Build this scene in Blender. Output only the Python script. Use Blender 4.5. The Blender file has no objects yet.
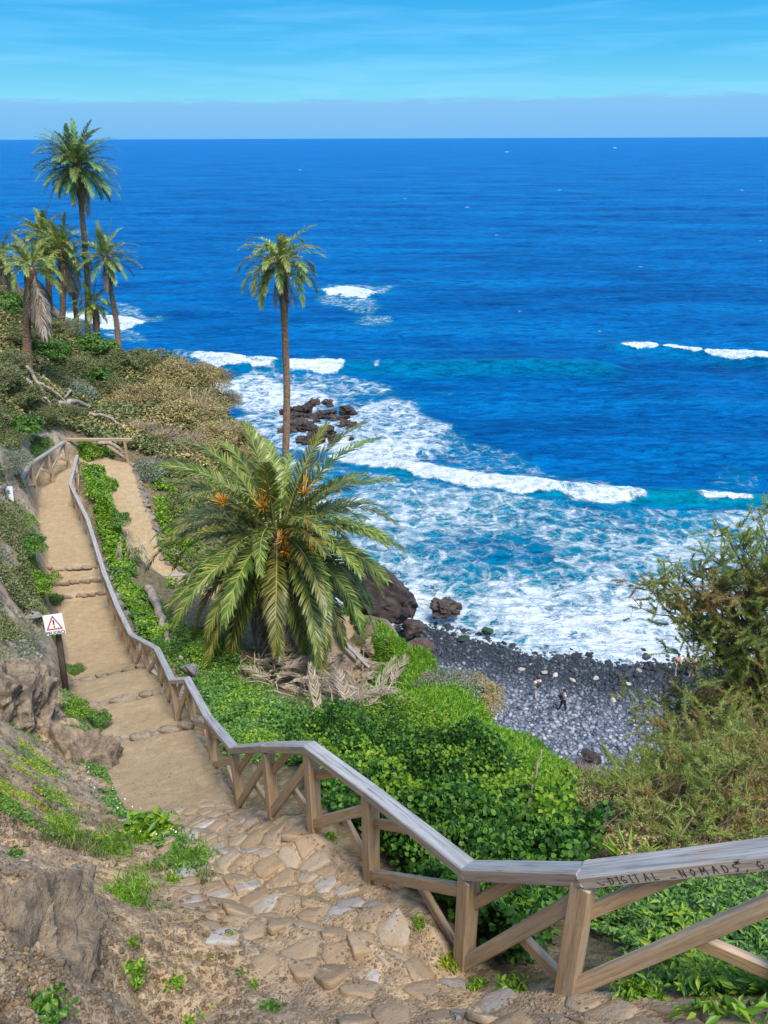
import bpy, bmesh, math, random
import numpy as np
from mathutils import Vector, Matrix, Euler
random.seed(7)
RNG = np.random.default_rng(11)
R = math.radians
scene = bpy.context.scene
COL = scene.collection

# ------------------------------------------------------------------ camera
FPX, PITCH, ROLL = 770.0, R(25.9), R(0.2)
CAMZ = 34.0
cp, sp = math.cos(PITCH), math.sin(PITCH)
cam_d = bpy.data.cameras.new('camera')
cam = bpy.data.objects.new('camera', cam_d); COL.objects.link(cam)
cam.location = (0, 0, CAMZ)
_cr, _sr = math.cos(ROLL), math.sin(ROLL)
cam.matrix_world = (Matrix.Translation((0, 0, CAMZ)) @ Matrix.Rotation(math.pi/2 - PITCH, 4, 'X')
                    @ Matrix.Rotation(-ROLL, 4, 'Z'))
cam_d.sensor_fit = 'VERTICAL'; cam_d.sensor_height = 24.0
cam_d.lens = 24.0*FPX/1024.0
cam_d.clip_start = 0.05; cam_d.clip_end = 200000
scene.camera = cam

def rays(u, v):
    """direction with unit Y for photo measurements"""
    u = np.asarray(u, float); v = np.asarray(v, float)
    a = (u-384)/FPX; b = -(v-512)/FPX
    dx = a*_cr + b*_sr; dy = -a*_sr + b*_cr
    y = cp + dy*sp; z = -sp + dy*cp
    return dx/y, z/y
def at(u, v, Y):
    a, b = rays(u, v)
    return Vector((float(a)*Y, Y, CAMZ + float(b)*Y))
def atz(u, v, z):
    a, b = rays(u, v)
    Y = (z-CAMZ)/float(b)
    return Vector((float(a)*Y, Y, z))
def project(x, y, z):
    z = z-CAMZ
    depth = y*cp - z*sp
    up = y*sp + z*cp
    dx = x/depth; dy = up/depth
    a = dx*_cr - dy*_sr; b = dx*_sr + dy*_cr
    return 384+a*FPX, 512-b*FPX

# ------------------------------------------------------------------ noise
def _hash(ix, iy, iz, seed):
    h = (ix.astype(np.int64)*374761393 + iy.astype(np.int64)*668265263 + iz.astype(np.int64)*2147483647 + seed*1013904223) & 0xFFFFFFFF
    h = ((h ^ (h >> 13))*1274126177) & 0xFFFFFFFF
    h = ((h ^ (h >> 16))*2246822519) & 0xFFFFFFFF
    return ((h ^ (h >> 15)) & 0xFFFFFF)/float(0xFFFFFF)
def vnoise(x, y, z=0.0, seed=0):
    x, y, z = np.broadcast_arrays(np.asarray(x, float), np.asarray(y, float), np.asarray(z, float))
    fx, fy, fz = np.floor(x), np.floor(y), np.floor(z)
    tx, ty, tz = x-fx, y-fy, z-fz
    tx = tx*tx*(3-2*tx); ty = ty*ty*(3-2*ty); tz = tz*tz*(3-2*tz)
    o = 0
    flat = bool(np.all(fz == 0) and np.all(tz == 0))
    for k in ((0,) if flat else (0, 1)):
        wz = 1.0 if flat else (tz if k else 1-tz)
        for j in (0, 1):
            wy = ty if j else 1-ty
            for i in (0, 1):
                wx = tx if i else 1-tx
                o = o + wx*wy*wz*_hash(fx+i, fy+j, fz+k, seed)
    return o*2-1
def fbm(x, y, z=0.0, oct=4, seed=0, gain=0.5):
    o = 0; a = 1.0; f = 1.0; n = 0
    for k in range(oct):
        o = o + a*vnoise(np.asarray(x)*f+k*17.3, np.asarray(y)*f-k*9.1, np.asarray(z)*f, seed+k); n += a
        a *= gain; f *= 2.03
    return o/n
def sstep(a, b, x):
    t = np.clip((x-a)/(b-a), 0, 1); return t*t*(3-2*t)

# ------------------------------------------------------------------ mesh helpers
def mesh_np(name, verts, faces, mat=None, smooth=False, attrs=None, mat_idx=None, mats=None):
    """faces: (n,3) or (n,4) int array"""
    me = bpy.data.meshes.new(name)
    verts = np.ascontiguousarray(verts, dtype=np.float32); faces = np.ascontiguousarray(faces, dtype=np.int32)
    me.vertices.add(len(verts)); me.vertices.foreach_set('co', verts.ravel())
    n, k = faces.shape
    me.loops.add(n*k); me.loops.foreach_set('vertex_index', faces.ravel())
    me.polygons.add(n)
    me.polygons.foreach_set('loop_start', np.arange(0, n*k, k, dtype=np.int32))
    me.polygons.foreach_set('loop_total', np.full(n, k, dtype=np.int32))
    if smooth: me.polygons.foreach_set('use_smooth', np.ones(n, dtype=bool))
    if mats:
        for m in mats: me.materials.append(m)
        if mat_idx is not None: me.polygons.foreach_set('material_index', np.asarray(mat_idx, dtype=np.int32))
    elif mat: me.materials.append(mat)
    me.update(calc_edges=True)
    if attrs:
        for an, av in attrs.items():
            a = me.attributes.new(an, 'FLOAT', 'POINT'); a.data.foreach_set('value', np.asarray(av, dtype=np.float32))
    return me
def link(name, me, parent=None, loc=None, rot=None, scale=None):
    o = bpy.data.objects.new(name, me); COL.objects.link(o)
    if parent: o.parent = parent
    if loc is not None: o.location = loc
    if rot is not None: o.rotation_euler = rot
    if scale is not None: o.scale = scale if hasattr(scale, '__len__') else (scale,)*3
    return o
def tag(o, label=None, cat=None, group=None, kind=None):
    if label: o['label'] = label
    if cat: o['category'] = cat
    if group: o['group'] = group
    if kind: o['kind'] = kind
    return o
def thing(name, loc, rot=(0, 0, 0), label=None, cat=None, group=None, scale=1):
    o = link(name, None, None, loc, rot, scale); return tag(o, label, cat, group)

def tube(pts, rad, seg=8, cap=True):
    """returns verts, quad faces for a swept tube"""
    pts = np.asarray(pts, float); n = len(pts)
    rad = np.broadcast_to(np.asarray(rad, float), (n,))
    d = np.gradient(pts, axis=0); d /= np.linalg.norm(d, axis=1)[:, None]+1e-9
    up = np.array([0, 0, 1.0]) if abs(d[0, 2]) < .9 else np.array([1.0, 0, 0])
    V = []
    for i in range(n):
        s = np.cross(d[i], up); s /= np.linalg.norm(s)+1e-9; up = np.cross(s, d[i])
        a = np.arange(seg)*2*math.pi/seg
        V.append(pts[i] + rad[i]*(np.cos(a)[:, None]*s + np.sin(a)[:, None]*up))
    V = np.concatenate(V)
    i = np.arange(n-1)[:, None]*seg; j = np.arange(seg)[None]; j2 = (j+1) % seg
    F = np.stack([i+j, i+j2, i+seg+j2, i+seg+j], -1).reshape(-1, 4)
    if cap:
        c0 = len(V); V = np.concatenate([V, pts[:1], pts[-1:]])
        jj = np.arange(seg); k2 = (jj+1) % seg
        F = np.concatenate([F, np.stack([k2, jj, np.full(seg, c0), np.full(seg, c0)], -1),
                            np.stack([jj+(n-1)*seg, k2+(n-1)*seg, np.full(seg, c0+1), np.full(seg, c0+1)], -1)])
    return V, F
class MB:
    """collects verts and triangles"""
    def __init__(s): s.V = []; s.F = []; s.M = []; s.n = 0
    def add(s, V, F, m=0):
        F = np.asarray(F)
        if F.shape[1] == 4:
            t1 = F[:, [0, 1, 2]]; t2 = F[:, [0, 2, 3]]
            t2 = t2[t2[:, 1] != t2[:, 2]]
            F = np.concatenate([t1, t2])
        s.V.append(np.asarray(V, float)); s.F.append(F+s.n); s.M.append(np.full(len(F), m)); s.n += len(V)
    def tube(s, pts, rad, seg=8, m=0):
        s.add(*tube(pts, rad, seg), m)
    def mesh(s, name, mat=None, smooth=True, mats=None):
        return mesh_np(name, np.concatenate(s.V), np.concatenate(s.F), mat, smooth, mats=mats, mat_idx=np.concatenate(s.M) if mats else None)
_ico = {}
def ico(sub):
    if sub not in _ico:
        bm = bmesh.new(); bmesh.ops.create_icosphere(bm, subdivisions=sub, radius=1)
        bm.verts.ensure_lookup_table()
        _ico[sub] = (np.array([v.co[:] for v in bm.verts]), np.array([[v.index for v in f.verts] for f in bm.faces])); bm.free()
    return _ico[sub]
def rock_vf(seed, sub=4, cuts=9, size=(1, 1, 1), rough=.17, nf=1.6, lo=.62, hi=.9):
    V, F = ico(sub); V = V.copy(); rg = np.random.default_rng(seed)
    for _ in range(cuts):
        n = rg.normal(size=3); n /= np.linalg.norm(n); d = rg.uniform(lo-.24, hi-.12)
        e = V@n - d; m = e > 0; V[m] -= e[m][:, None]*n*.96
    N = V/(np.linalg.norm(V, axis=1)[:, None]+1e-6)
    q = V*nf+seed*3.1
    n1 = fbm(q[:, 0], q[:, 1], q[:, 2], 5, seed); n2 = .5-np.abs(fbm(q[:, 0]*1.4, q[:, 1]*1.4, q[:, 2]*1.4, 4, seed+50))*2
    V = V + N*(rough*(n1+.8*n2))[:, None]
    V = V/np.abs(V).max()
    return V*np.array(size), F

# ------------------------------------------------------------------ material helper
def mat(name, build):
    m = bpy.data.materials.new(name); m.use_nodes = True
    nt = m.node_tree; nt.nodes.clear()
    out = nt.nodes.new('ShaderNodeOutputMaterial')
    def N(t, **kw):
        n = nt.nodes.new(t)
        ins = kw.pop('ins', {})
        for k, v in kw.items(): setattr(n, k, v)
        for k, v in ins.items():
            if hasattr(v, 'is_linked') or isinstance(v, bpy.types.NodeSocket): nt.links.new(v, n.inputs[k])
            else: n.inputs[k].default_value = v
        return n
    sh = build(N, nt)
    nt.links.new(sh, out.inputs['Surface'])
    return m
def ramp(N, fac, stops, interp='LINEAR'):
    n = N('ShaderNodeValToRGB', ins={'Fac': fac}); cr = n.color_ramp; cr.interpolation = interp
    while len(cr.elements) < len(stops): cr.elements.new(.5)
    for e, (p, c) in zip(cr.elements, stops):
        e.position = p; e.color = (*c, 1) if len(c) == 3 else c
    return n.outputs['Color']
def mix(N, f, a, b, mode='MIX'):
    n = N('ShaderNodeMix', data_type='RGBA', blend_type=mode)
    for k, v in ((0, f), (6, a), (7, b)):
        if isinstance(v, bpy.types.NodeSocket): n.id_data.links.new(v, n.inputs[k])
        else: n.inputs[k].default_value = v if k == 0 else ((*v, 1) if len(v) == 3 else v)
    return n.outputs[2]
def math_(N, op, a, b=0.0, c=0.0):
    n = N('ShaderNodeMath', operation=op)
    for k, v in enumerate((a, b, c)):
        if isinstance(v, bpy.types.NodeSocket): n.id_data.links.new(v, n.inputs[k])
        else: n.inputs[k].default_value = v
    return n.outputs[0]
def noise(N, vec, scale, detail=4, rough=.5, dist=0.0):
    return N('ShaderNodeTexNoise', ins={'Vector': vec, 'Scale': scale, 'Detail': detail, 'Roughness': rough, 'Distortion': dist}).outputs['Fac']
def bump(N, h, strength=.5, dist=.02):
    return N('ShaderNodeBump', ins={'Height': h, 'Strength': strength, 'Distance': dist}).outputs['Normal']
def principled(N, col, rough=.8, normal=None, spec=.3, **kw):
    ins = {'Base Color': col if isinstance(col, bpy.types.NodeSocket) else (*col, 1), 'Roughness': rough, 'Specular IOR Level': spec}
    if normal is not None: ins['Normal'] = normal
    ins.update(kw)
    return N('ShaderNodeBsdfPrincipled', ins=ins).outputs[0]

def leaf_mat(name, c0, c1, c2, rough=.45, transl=.3, spec=.35, objvar=0.0):
    def b(N, nt):
        r = N('ShaderNodeNewGeometry').outputs['Random Per Island']
        col = ramp(N, r, [(0, c0), (.5, c1), (1, c2)])
        if objvar:
            oi = N('ShaderNodeObjectInfo').outputs['Random']
            hs = N('ShaderNodeHueSaturation', ins={'Hue': math_(N, 'MULTIPLY_ADD', oi, objvar*.12, .5-objvar*.06), 'Saturation': 1.0,
                   'Value': math_(N, 'MULTIPLY_ADD', oi, objvar, 1-objvar*.5), 'Color': col})
            col = hs.outputs[0]
        p = principled(N, col, rough, spec=spec)
        t = N('ShaderNodeBsdfTranslucent', ins={'Color': col}).outputs[0]
        return N('ShaderNodeMixShader', ins={0: transl, 1: p, 2: t}).outputs[0]
    return mat(name, b)
# ================================================================== TERRAIN
# fence rail nodes: (u, v, Y) of the rail's top face
RAIL = [(1010, 806, 2.05), (845, 838, 2.30), (586, 869, 2.75), (470, 866, 3.40), (370, 788, 4.50), (310, 744, 5.25), (267, 744, 6.0),
        (234, 747, 7.2), (208, 716, 9.0), (187, 678, 10.8), (172, 679, 11.2), (157, 648, 13.6), (131, 634, 16.0), (117, 605, 18.0),
        (104, 572, 20.0), (88, 520, 24.0), (70, 483, 27.5), (77, 455, 30.5)]
RP = [at(*r) for r in RAIL]
FH = 1.04
def base_z(Y):
    ys = [p.y for p in RP]; zs = [p.z-FH for p in RP]
    return float(np.interp(Y, ys, zs))
ctrl = []
for p in RP: ctrl.append((p.x, p.y, p.z-FH))
def C(u, v, Y): p = at(u, v, Y); ctrl.append(tuple(p))
# main path: edges measured in the photo, height from the fence foot
PATH = []
for Y, ul, ur in [(7.0, 150, 232), (7.7, 128, 226), (9.4, 110, 205), (11.2, 100, 182), (13.6, 84, 160), (16.0, 70, 136), (18.0, 64, 120), (19.2, 56, 112),
                  (20.4, 48, 106), (24, 47, 94), (27.5, 38, 80), (30.5, 42, 74), (32.2, 56, 80)]:
    z = base_z(Y)
    b = (z-CAMZ)/Y
    # find v whose ray slope is b
    vv = np.linspace(300, 1100, 1601); k = int(np.argmin(abs(rays(np.full(1601, (ul+ur)/2.0), vv)[1]-b)))
    l = at(ul, vv[k], Y); r = at(ur, vv[k], Y)
    PATH.append(((l.x+r.x)/2, Y, z, (r.x-l.x)/2))
LOW = []   # lower path after the hairpin
for u, v, Y, hw in [(92, 462, 32.8, .7), (118, 466, 32.8, .6), (126, 495, 30.8, .6), (138, 530, 28.2, .62), (148, 566, 26.4, .65), (185, 588, 25.6, .6), (240, 596, 25.6, .65),
                    (300, 598, 25.8, .7), (322, 612, 24.8, .75), (345, 652, 22.2, .75), (365, 690, 20.2, .7)]:
    p = at(u, v, Y); LOW.append((p.x, p.y, p.z, hw))
for q in PATH: ctrl.append(q[:3])
for q in LOW: ctrl.append(q[:3])
for c in [(560, 925, 4.0), (700, 945, 3.5), (768, 960, 3.2), (850, 940, 3.4), (620, 858, 5.4), (720, 845, 5.9), (800, 850, 5.7), (600, 792, 8.6), (520, 780, 9.0),
          (330, 770, 7.7), (400, 800, 7.3), (470, 850, 5.4), (450, 730, 11.6), (540, 745, 12.4), (575, 770, 10.6), (480, 692, 16.2), (430, 655, 19.6), (400, 640, 21.6),
          (390, 622, 24.6), (250, 715, 11.2), (230, 690, 13.0), (285, 665, 18.3), (320, 690, 17.0), (380, 705, 16.0), (200, 640, 17.6),(360, 740, 12.5),
          (165, 600, 21.5), (120, 540, 24.5), (110, 500, 27.5), (95, 480, 29.5), (175, 560, 26.8), (190, 520, 29.8),
          # shoulder with the brown bushes
          (150, 405, 41), (200, 375, 48), (216, 385, 46), (228, 420, 41), (246, 440, 38.5), (205, 465, 35), (175, 485, 32.5), (278, 452, 41), (235, 480, 33),
          (100, 395, 42), (110, 425, 37), (60, 425, 34.5), (150, 440, 36),
          # left hill
          (0, 295, 45), (50, 322, 50), (95, 350, 52), (0, 345, 36), (28, 374, 38), (0, 402, 31), (0, 452, 26), (45, 415, 33.5), (0, 485, 23.5), (20, 505, 25.8), (25, 470, 28),
          (20, 565, 19.4), (0, 602, 15.8), (32, 600, 18.8), (0, 662, 12.0), (42, 645, 15.6), (62, 694, 13.8), (30, 705, 10.3), (0, 725, 8.6), (75, 760, 9.3), (100, 800, 7.9),
          (55, 735, 9.8), (-60, 700, 8.5), (-60, 820, 4.8), (0, 805, 5.3), (60, 825, 6.0), (150, 862, 5.3), (60, 870, 4.7), (0, 900, 2.9), (60, 930, 2.9), (100, 985, 2.45), (0, 1024, 1.9), (90, 1040, 2.15), (128, 975, 2.95),
          (135, 1030, 2.65), (180, 945, 3.5), (150, 900, 4.3), (300, 1024, 2.75), (240, 1024, 2.75), (500, 1010, 2.75), (320, 930, 3.75), (400, 960, 3.4), (230, 865, 5.0), (300, 862, 4.95), (220, 812, 6.9), (440, 920, 3.7), (380, 1024, 2.6)]:
    C(*c)
for q in [(0, -1.2, 32.35), (2, -1.2, 32.4), (-2, -1.2, 33.4), (0, -4, 32.6), (3, -4, 32.4), (-4, -4, 35), (0, .4, 31.9), (.8, 1.0, 31.4), (1.6, 1.2, 31.3), (2.6, 1.2, 31.3), (-1.1, .4, 32.7), (-2.4, 1.0, 33.4), (4, 0, 31.2), (7, 0, 29.5), (10, 4, 25),
          (-5, 4, 34.0), (-9, 8, 34), (-12, 16, 33), (-20, 22, 33), (-28, 34, 33.0), (-34, 48, 31), (-34, 60, 26), (-26, 62, 22), (-45, 70, 22), (-45, 40, 38), (-40, 20, 42), (-20, 5, 40),
          (-14, 2, 38), (-60, 70, 26), (-60, 30, 46),
          # right: near slope then a drop to the beach
          (5.2, 6, 27.0), (6.0, 9, 24.3), (8, 10, 21.5), (8, 6, 25.2), (11, 9, 19), (14, 4, 22), (4.4, 10.6, 22.6), (4.6, 13, 19.0), (3.6, 16, 17.6), (2.6, 20, 15.6), (1.6, 24, 14.5), (.3, 26.5, 14.0),
          (6.5, 14, 12), (5.6, 18, 8), (4.6, 22, 6), (3.4, 26, 4.5), (2.0, 30, 3.0), (-1.0, 33, 4.5), (-3, 38, 5.0), (10, 16, 8), (16, 12, 12),
          (8.5, 20, 2.5), (7, 26, 0.2), (5, 32, -.5), (1, 38, -.6), (-2, 43, 0), (-4.5, 47, -1), (-7, 52, -1), (-9, 58, -1), (-14, 64, -1.5), (-22, 72, -2), (-34, 80, -2), (-50, 86, -2),
          (12, 22, -1), (20, 18, 0), (10, 30, -3), (3, 45, -3), (-3, 53, -4), (-8, 64, -4), (-20, 82, -5), (20, 30, -4), (30, 24, -3), (10, 50, -6), (0, 70, -7), (40, 50, -7), (40, 20, 4), (30, 10, 16), (24, 4, 24)]:
    ctrl.append(q)
ctrl = np.array(ctrl, float)
def _k(r): return -np.sqrt(r*r+.04)
P2 = ctrl[:, :2]; n = len(ctrl)
Kq = _k(np.linalg.norm(P2[:, None]-P2[None], axis=2)) + np.eye(n)*.02
Pq = np.c_[np.ones(n), P2]
A = np.zeros((n+3, n+3)); A[:n, :n] = Kq; A[:n, n:] = Pq; A[n:, :n] = Pq.T
W = np.linalg.solve(A, np.r_[ctrl[:, 2], 0, 0, 0])
def rbf(x, y):
    sh = x.shape; x = x.ravel(); y = y.ravel(); o = np.empty(len(x))
    for i in range(0, len(x), 60000):
        s = slice(i, i+60000)
        r = np.sqrt((x[s, None]-P2[:, 0])**2 + (y[s, None]-P2[:, 1])**2)
        o[s] = _k(r)@W[:n] + W[n] + W[n+1]*x[s] + W[n+2]*y[s]
    return o.reshape(sh)
def along(nodes, x, y, fn=None):
    """distance to a polyline of (x,y,z,w) and the z and w there"""
    best = np.full(x.shape, 1e9); bz = np.zeros(x.shape); bw = np.ones(x.shape)
    for a, b in zip(nodes[:-1], nodes[1:]):
        dx, dy = b[0]-a[0], b[1]-a[1]; L = dx*dx+dy*dy
        t = np.clip(((x-a[0])*dx+(y-a[1])*dy)/L, 0, 1)
        d = np.hypot(x-a[0]-t*dx, y-a[1]-t*dy); m = d < best
        best = np.where(m, d, best); bz = np.where(m, a[2]+t*(b[2]-a[2]), bz); bw = np.where(m, a[3]+t*(b[3]-a[3]), bw)
    return best, bz, bw
# steps in the walkway: smooth profile turned to treads
def stepz(y, z):
    # three risers up going away near Y 19-20.5, broad treads going down near Y 9-15
    for (yc, h) in ((10.4, -.16), (12.6, -.16), (14.9, -.16)):
        z = z + h*(sstep(yc-.05, yc+.05, y) - np.clip((y-yc+.9)/1.8, 0, 1))
    for yc in (21.0, 21.7, 22.4): z = z + .17*sstep(yc-.05, yc+.05, y)
    return z - .51*np.clip((y-15.5)/6.5, 0, 1)
GX0, GX1, GY0, GY1, GS = -62.0, 42.0, -5.0, 88.0, 0.125
gx = np.arange(GX0, GX1, GS); gy = np.arange(GY0, GY1, GS)
XX, YY = np.meshgrid(gx, gy)
G = rbf(XX, YY)
amp = sstep(3, 14, YY)
G = G + amp*.35*fbm(XX*.35, YY*.35, 0, 4, 5) + .06*fbm(XX*1.3, YY*1.3, 0, 3, 9)
dm, zm, wm = along(PATH, XX, YY)
# the walkway's height follows forward distance in its near part
w_main = 1-sstep(.85, 1.35, dm/wm)
w_main *= sstep(6.6, 7.6, YY)
G = G*(1-w_main) + (stepz(YY - .12*(XX-np.interp(YY, [q[1] for q in PATH], [q[0] for q in PATH])), zm)-.02)*w_main
dl, zl, wl = along(LOW, XX, YY)
w_low = 1-sstep(.9, 1.6, dl/wl)
G = G*(1-w_low) + (zl-.02)*w_low
def samp(T, x, y):
    fx = np.clip((np.asarray(x, float)-GX0)/GS, 0, len(gx)-1.001); fy = np.clip((np.asarray(y, float)-GY0)/GS, 0, len(gy)-1.001)
    i = fx.astype(int); j = fy.astype(int); a = fx-i; b = fy-j
    return (T[j, i]*(1-a)+T[j, i+1]*a)*(1-b) + (T[j+1, i]*(1-a)+T[j+1, i+1]*a)*b
def H(x, y): return samp(G, x, y)
def Hs(x, y): return float(H(np.array([x]), np.array([y]))[0])
_yg = np.concatenate([np.geomspace(.8, 70, 700)])
def hit(u, v):
    """where sight lines through measured points first meet the ground; returns xyz, ok"""
    u = np.atleast_1d(np.asarray(u, float)); v = np.atleast_1d(np.asarray(v, float))
    a, b = rays(u, v); out = np.zeros((len(u), 3)); ok = np.zeros(len(u), bool)
    for s in range(0, len(u), 4000):
        sl = slice(s, s+4000); aa = a[sl, None]; bb = b[sl, None]
        x = aa*_yg; z = CAMZ+bb*_yg; h = H(x, np.broadcast_to(_yg, x.shape))
        under = z < h; k = under.argmax(1); o = under.any(1) & (k > 0)
        kk = np.maximum(k, 1); i = np.arange(len(kk))
        f = (z-h); f0 = f[i, kk-1]; f1 = f[i, kk]; t = np.clip(f0/(f0-f1+1e-9), 0, 1)
        Y = _yg[kk-1]*(1-t)+_yg[kk]*t
        out[sl] = np.c_[a[sl]*Y, Y, CAMZ+b[sl]*Y]; ok[sl] = o & (out[sl, 2] > -1.5) & (Y > 1.6)
    return out, ok
def hit1(u, v):
    for k in range(60):      # a point just off the silhouette slides down to the ground
        p, ok = hit([u], [v+2*k])
        if ok[0] and p[0][1] > 1.6: return Vector(p[0])
    raise ValueError((u, v))

# regions of ground kinds, 0..1 maps on the same grid
zone_stone = (1-sstep(6.9, 7.4, YY + .25*fbm(XX*2, YY*2, 0, 2, 3)))
# ---- ground material
def _ground(N, nt):
    tc = N('ShaderNodeNewGeometry').outputs['Position']
    n1 = noise(N, tc, .9, 6, .6); n2 = noise(N, tc, 7, 6, .65); n3 = noise(N, tc, 45, 4, .6); n4 = noise(N, tc, 3.1, 5, .6, .6)
    dirt = ramp(N, n2, [(.34, (.17, .112, .060)), (.5, (.37, .25, .140)), (.66, (.53, .385, .235))])
    dirt = mix(N, math_(N, 'MULTIPLY', math_(N, 'GREATER_THAN', n3, .62), .55), dirt, (.40, .32, .24))
    dirt = mix(N, ramp(N, n1, [(.42, (0, 0, 0)), (.6, (1, 1, 1))]), dirt, mix(N, .45, dirt, (.22, .18, .15)))
    walk = ramp(N, mix(N, .5, n4, n2), [(.3, (.26, .18, .10)), (.55, (.36, .262, .155)), (.72, (.46, .355, .23))])
    walk = mix(N, math_(N, 'MULTIPLY', math_(N, 'GREATER_THAN', n3, .66), .4), walk, (.5, .42, .33))
    rock = ramp(N, mix(N, .45, n4, n2), [(.36, (.10, .09, .09)), (.46, (.25, .20, .16)), (.55, (.38, .29, .20)), (.66, (.50, .40, .30))])
    veg = ramp(N, n2, [(.35, (.07, .06, .03)), (.55, (.16, .125, .07)), (.7, (.26, .195, .12))])
    aw = N('ShaderNodeAttribute', attribute_name='walk').outputs['Fac']
    ar = N('ShaderNodeAttribute', attribute_name='rock').outputs['Fac']
    av = N('ShaderNodeAttribute', attribute_name='veg').outputs['Fac']
    c = mix(N, av, dirt, veg); c = mix(N, ar, c, rock); c = mix(N, aw, c, walk)
    h = math_(N, 'ADD', math_(N, 'MULTIPLY', n2, .6), math_(N, 'MULTIPLY', n3, .35))
    vo = N('ShaderNodeTexVoronoi', ins={'Vector': tc, 'Scale': 38.0, 'Randomness': 1.0}).outputs['Distance']
    h = math_(N, 'ADD', h, math_(N, 'MULTIPLY', noise(N, tc, 140, 2), .2))
    h = math_(N, 'ADD', h, math_(N, 'MULTIPLY', vo, -.35))
    sp = noise(N, tc, 95, 3, .7)
    c = mix(N, math_(N, 'MULTIPLY', math_(N, 'LESS_THAN', sp, .40), .45), c, (.09, .065, .045))
    c = mix(N, math_(N, 'MULTIPLY', math_(N, 'GREATER_THAN', sp, .63), .5), c, (.55, .46, .36))
    return principled(N, c, .95, bump(N, h, .7, .035), .1)
M_ground = mat('earth_and_rock', _ground)

# ---- terrain mesh, finer close to the stairs
s_ = np.concatenate([np.linspace(-1.9, -.85, 90)[:-1], np.linspace(-.85, .85, 560), np.linspace(.85, 2.6, 70)[1:]])
t_ = np.geomspace(1.0, 90, 640) - 1.0 + .0
Yr = np.concatenate([np.linspace(-4.5, 0, 25)[:-1], np.geomspace(1.6, 90, 620)-1.6])
SS, TT = np.meshgrid(s_, Yr)
TX = SS*(np.maximum(TT, 0)*1.0+3.2); TY = TT
TX = np.clip(TX, GX0+1, GX1-1); TY = np.clip(TY, GY0+.2, GY1-1)
TZ = H(TX, TY)
DM, ZM, WM = along(PATH, TX, TY); DL, ZL, WL = along(LOW, TX, TY)
walk = (1-sstep(.8, 1.15, DM/WM + .18*fbm(TX*2, TY*2, 0, 3, 21)))*sstep(6.6, 7.2, TY)
lowp = 1-sstep(.8, 1.2, DL/WL + .2*fbm(TX*2, TY*2, 0, 3, 22))
uu, vv = project(TX, TY, TZ)
stone = (TY < 7.4) & (TY > -1) & (TX < 3.2)
# ramp of stone steps: from the fence line leftwards
fx = np.interp(TY, [p.y for p in RP], [p.x for p in RP])
slot = fx - TX     # distance left of fence foot line
stairs = sstep(-.25, .05, slot)*(1-sstep(1.25, 1.75, slot + .15*fbm(TX*2, TY*2, 0, 3, 4)))*sstep(1.0, 1.6, TY)*(1-sstep(6.8, 7.4, TY))
# worn risers
runv = (TX*.55 + TY*.83)/.36 + .35*fbm(TX*1.2, TY*1.2, 0, 3, 33)
tread = (runv % 1.0)
TZ = TZ + stairs*.10*(np.where(tread < .82, tread/.82, (1-tread)/.18)-.5)
# relief
far = np.clip(TY/12, 0, 1)
rough = (1-walk)*(1-lowp)
gx_ = np.abs(np.gradient(TZ, axis=1)/(np.gradient(TX, axis=1)+1e-6))
TZ = TZ + (1-walk)*(1-lowp)*(TY<9)*.006*(.5-2*np.abs(fbm(TX*9, TY*9, TZ*6, 3, 47)))
TZ = TZ + rough*(.035+.05*far)*fbm(TX*3.2, TY*3.2, TZ*2, 5, 40) + .003*fbm(TX*16, TY*16, 0, 3, 41)
left = sstep(.9, 2.2, slot)*(TY < 12)*(1-walk)
ridge = 1-np.abs(fbm(TX*1.7+3, TY*1.7, TZ*1.2, 5, 44))*2
TZ = TZ + left*(.10*(ridge-.5) + .065*(1-2*np.abs(fbm(TX*5, TY*5, TZ*4, 4, 45))-.5))
# cliffs are rock
hgx = (H(TX+.6, TY)-H(TX-.6, TY))/1.2; hgy = (H(TX, TY+.6)-H(TX, TY-.6))/1.2
slope = np.hypot(hgx, hgy)
rockm = np.clip(sstep(1.0, 1.9, slope)*(TY > 10) + .8*left*sstep(.0, .35, fbm(TX*1.1, TY*1.1, TZ, 4, 50)), 0, 1)*(1-walk)*(1-lowp)
vegm = np.clip((1-stairs)*(1-walk)*(1-lowp)*(1-rockm)*np.where(slot > 0, sstep(11, 15, TY), 1.0), 0, 1)
nr, nc = TX.shape
idx = np.arange(nr*nc).reshape(nr, nc)
F = np.stack([idx[:-1, :-1], idx[:-1, 1:], idx[1:, 1:], idx[1:, :-1]], -1).reshape(-1, 4)
V = np.c_[TX.ravel(), TY.ravel(), TZ.ravel()]
fz = TZ.ravel()[F].max(1); keep = fz > -2.5
wlk, stp, lwp = walk.ravel()[F].mean(1), stairs.ravel()[F].mean(1), lowp.ravel()[F].mean(1)
cls = np.where(wlk > .5, 1, np.where(stp > .5, 2, np.where(lwp > .5, 3, 0)))
def submesh(name, sel):
    f = F[sel]; used, inv = np.unique(f, return_inverse=True)
    at_ = {'walk': np.maximum(walk, lowp).ravel()[used], 'rock': rockm.ravel()[used], 'veg': vegm.ravel()[used]}
    return mesh_np(name, V[used], inv.reshape(f.shape), M_ground, True, at_)
from mathutils.bvhtree import BVHTree
_nf = F[(TY.ravel()[F].max(1) < 11) & (TY.ravel()[F].min(1) > .3) & (np.abs(TX.ravel()[F]).max(1) < 7)]
_us, _in = np.unique(_nf, return_inverse=True)
_bvh = BVHTree.FromPolygons(V[_us].tolist(), _in.reshape(_nf.shape).tolist())
def Hn(x, y):
    """height of the finished near ground, relief included"""
    h = _bvh.ray_cast(Vector((float(x), float(y), 60.0)), Vector((0, 0, -1)))
    return h[0].z if h[0] is not None else Hs(x, y)
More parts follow.
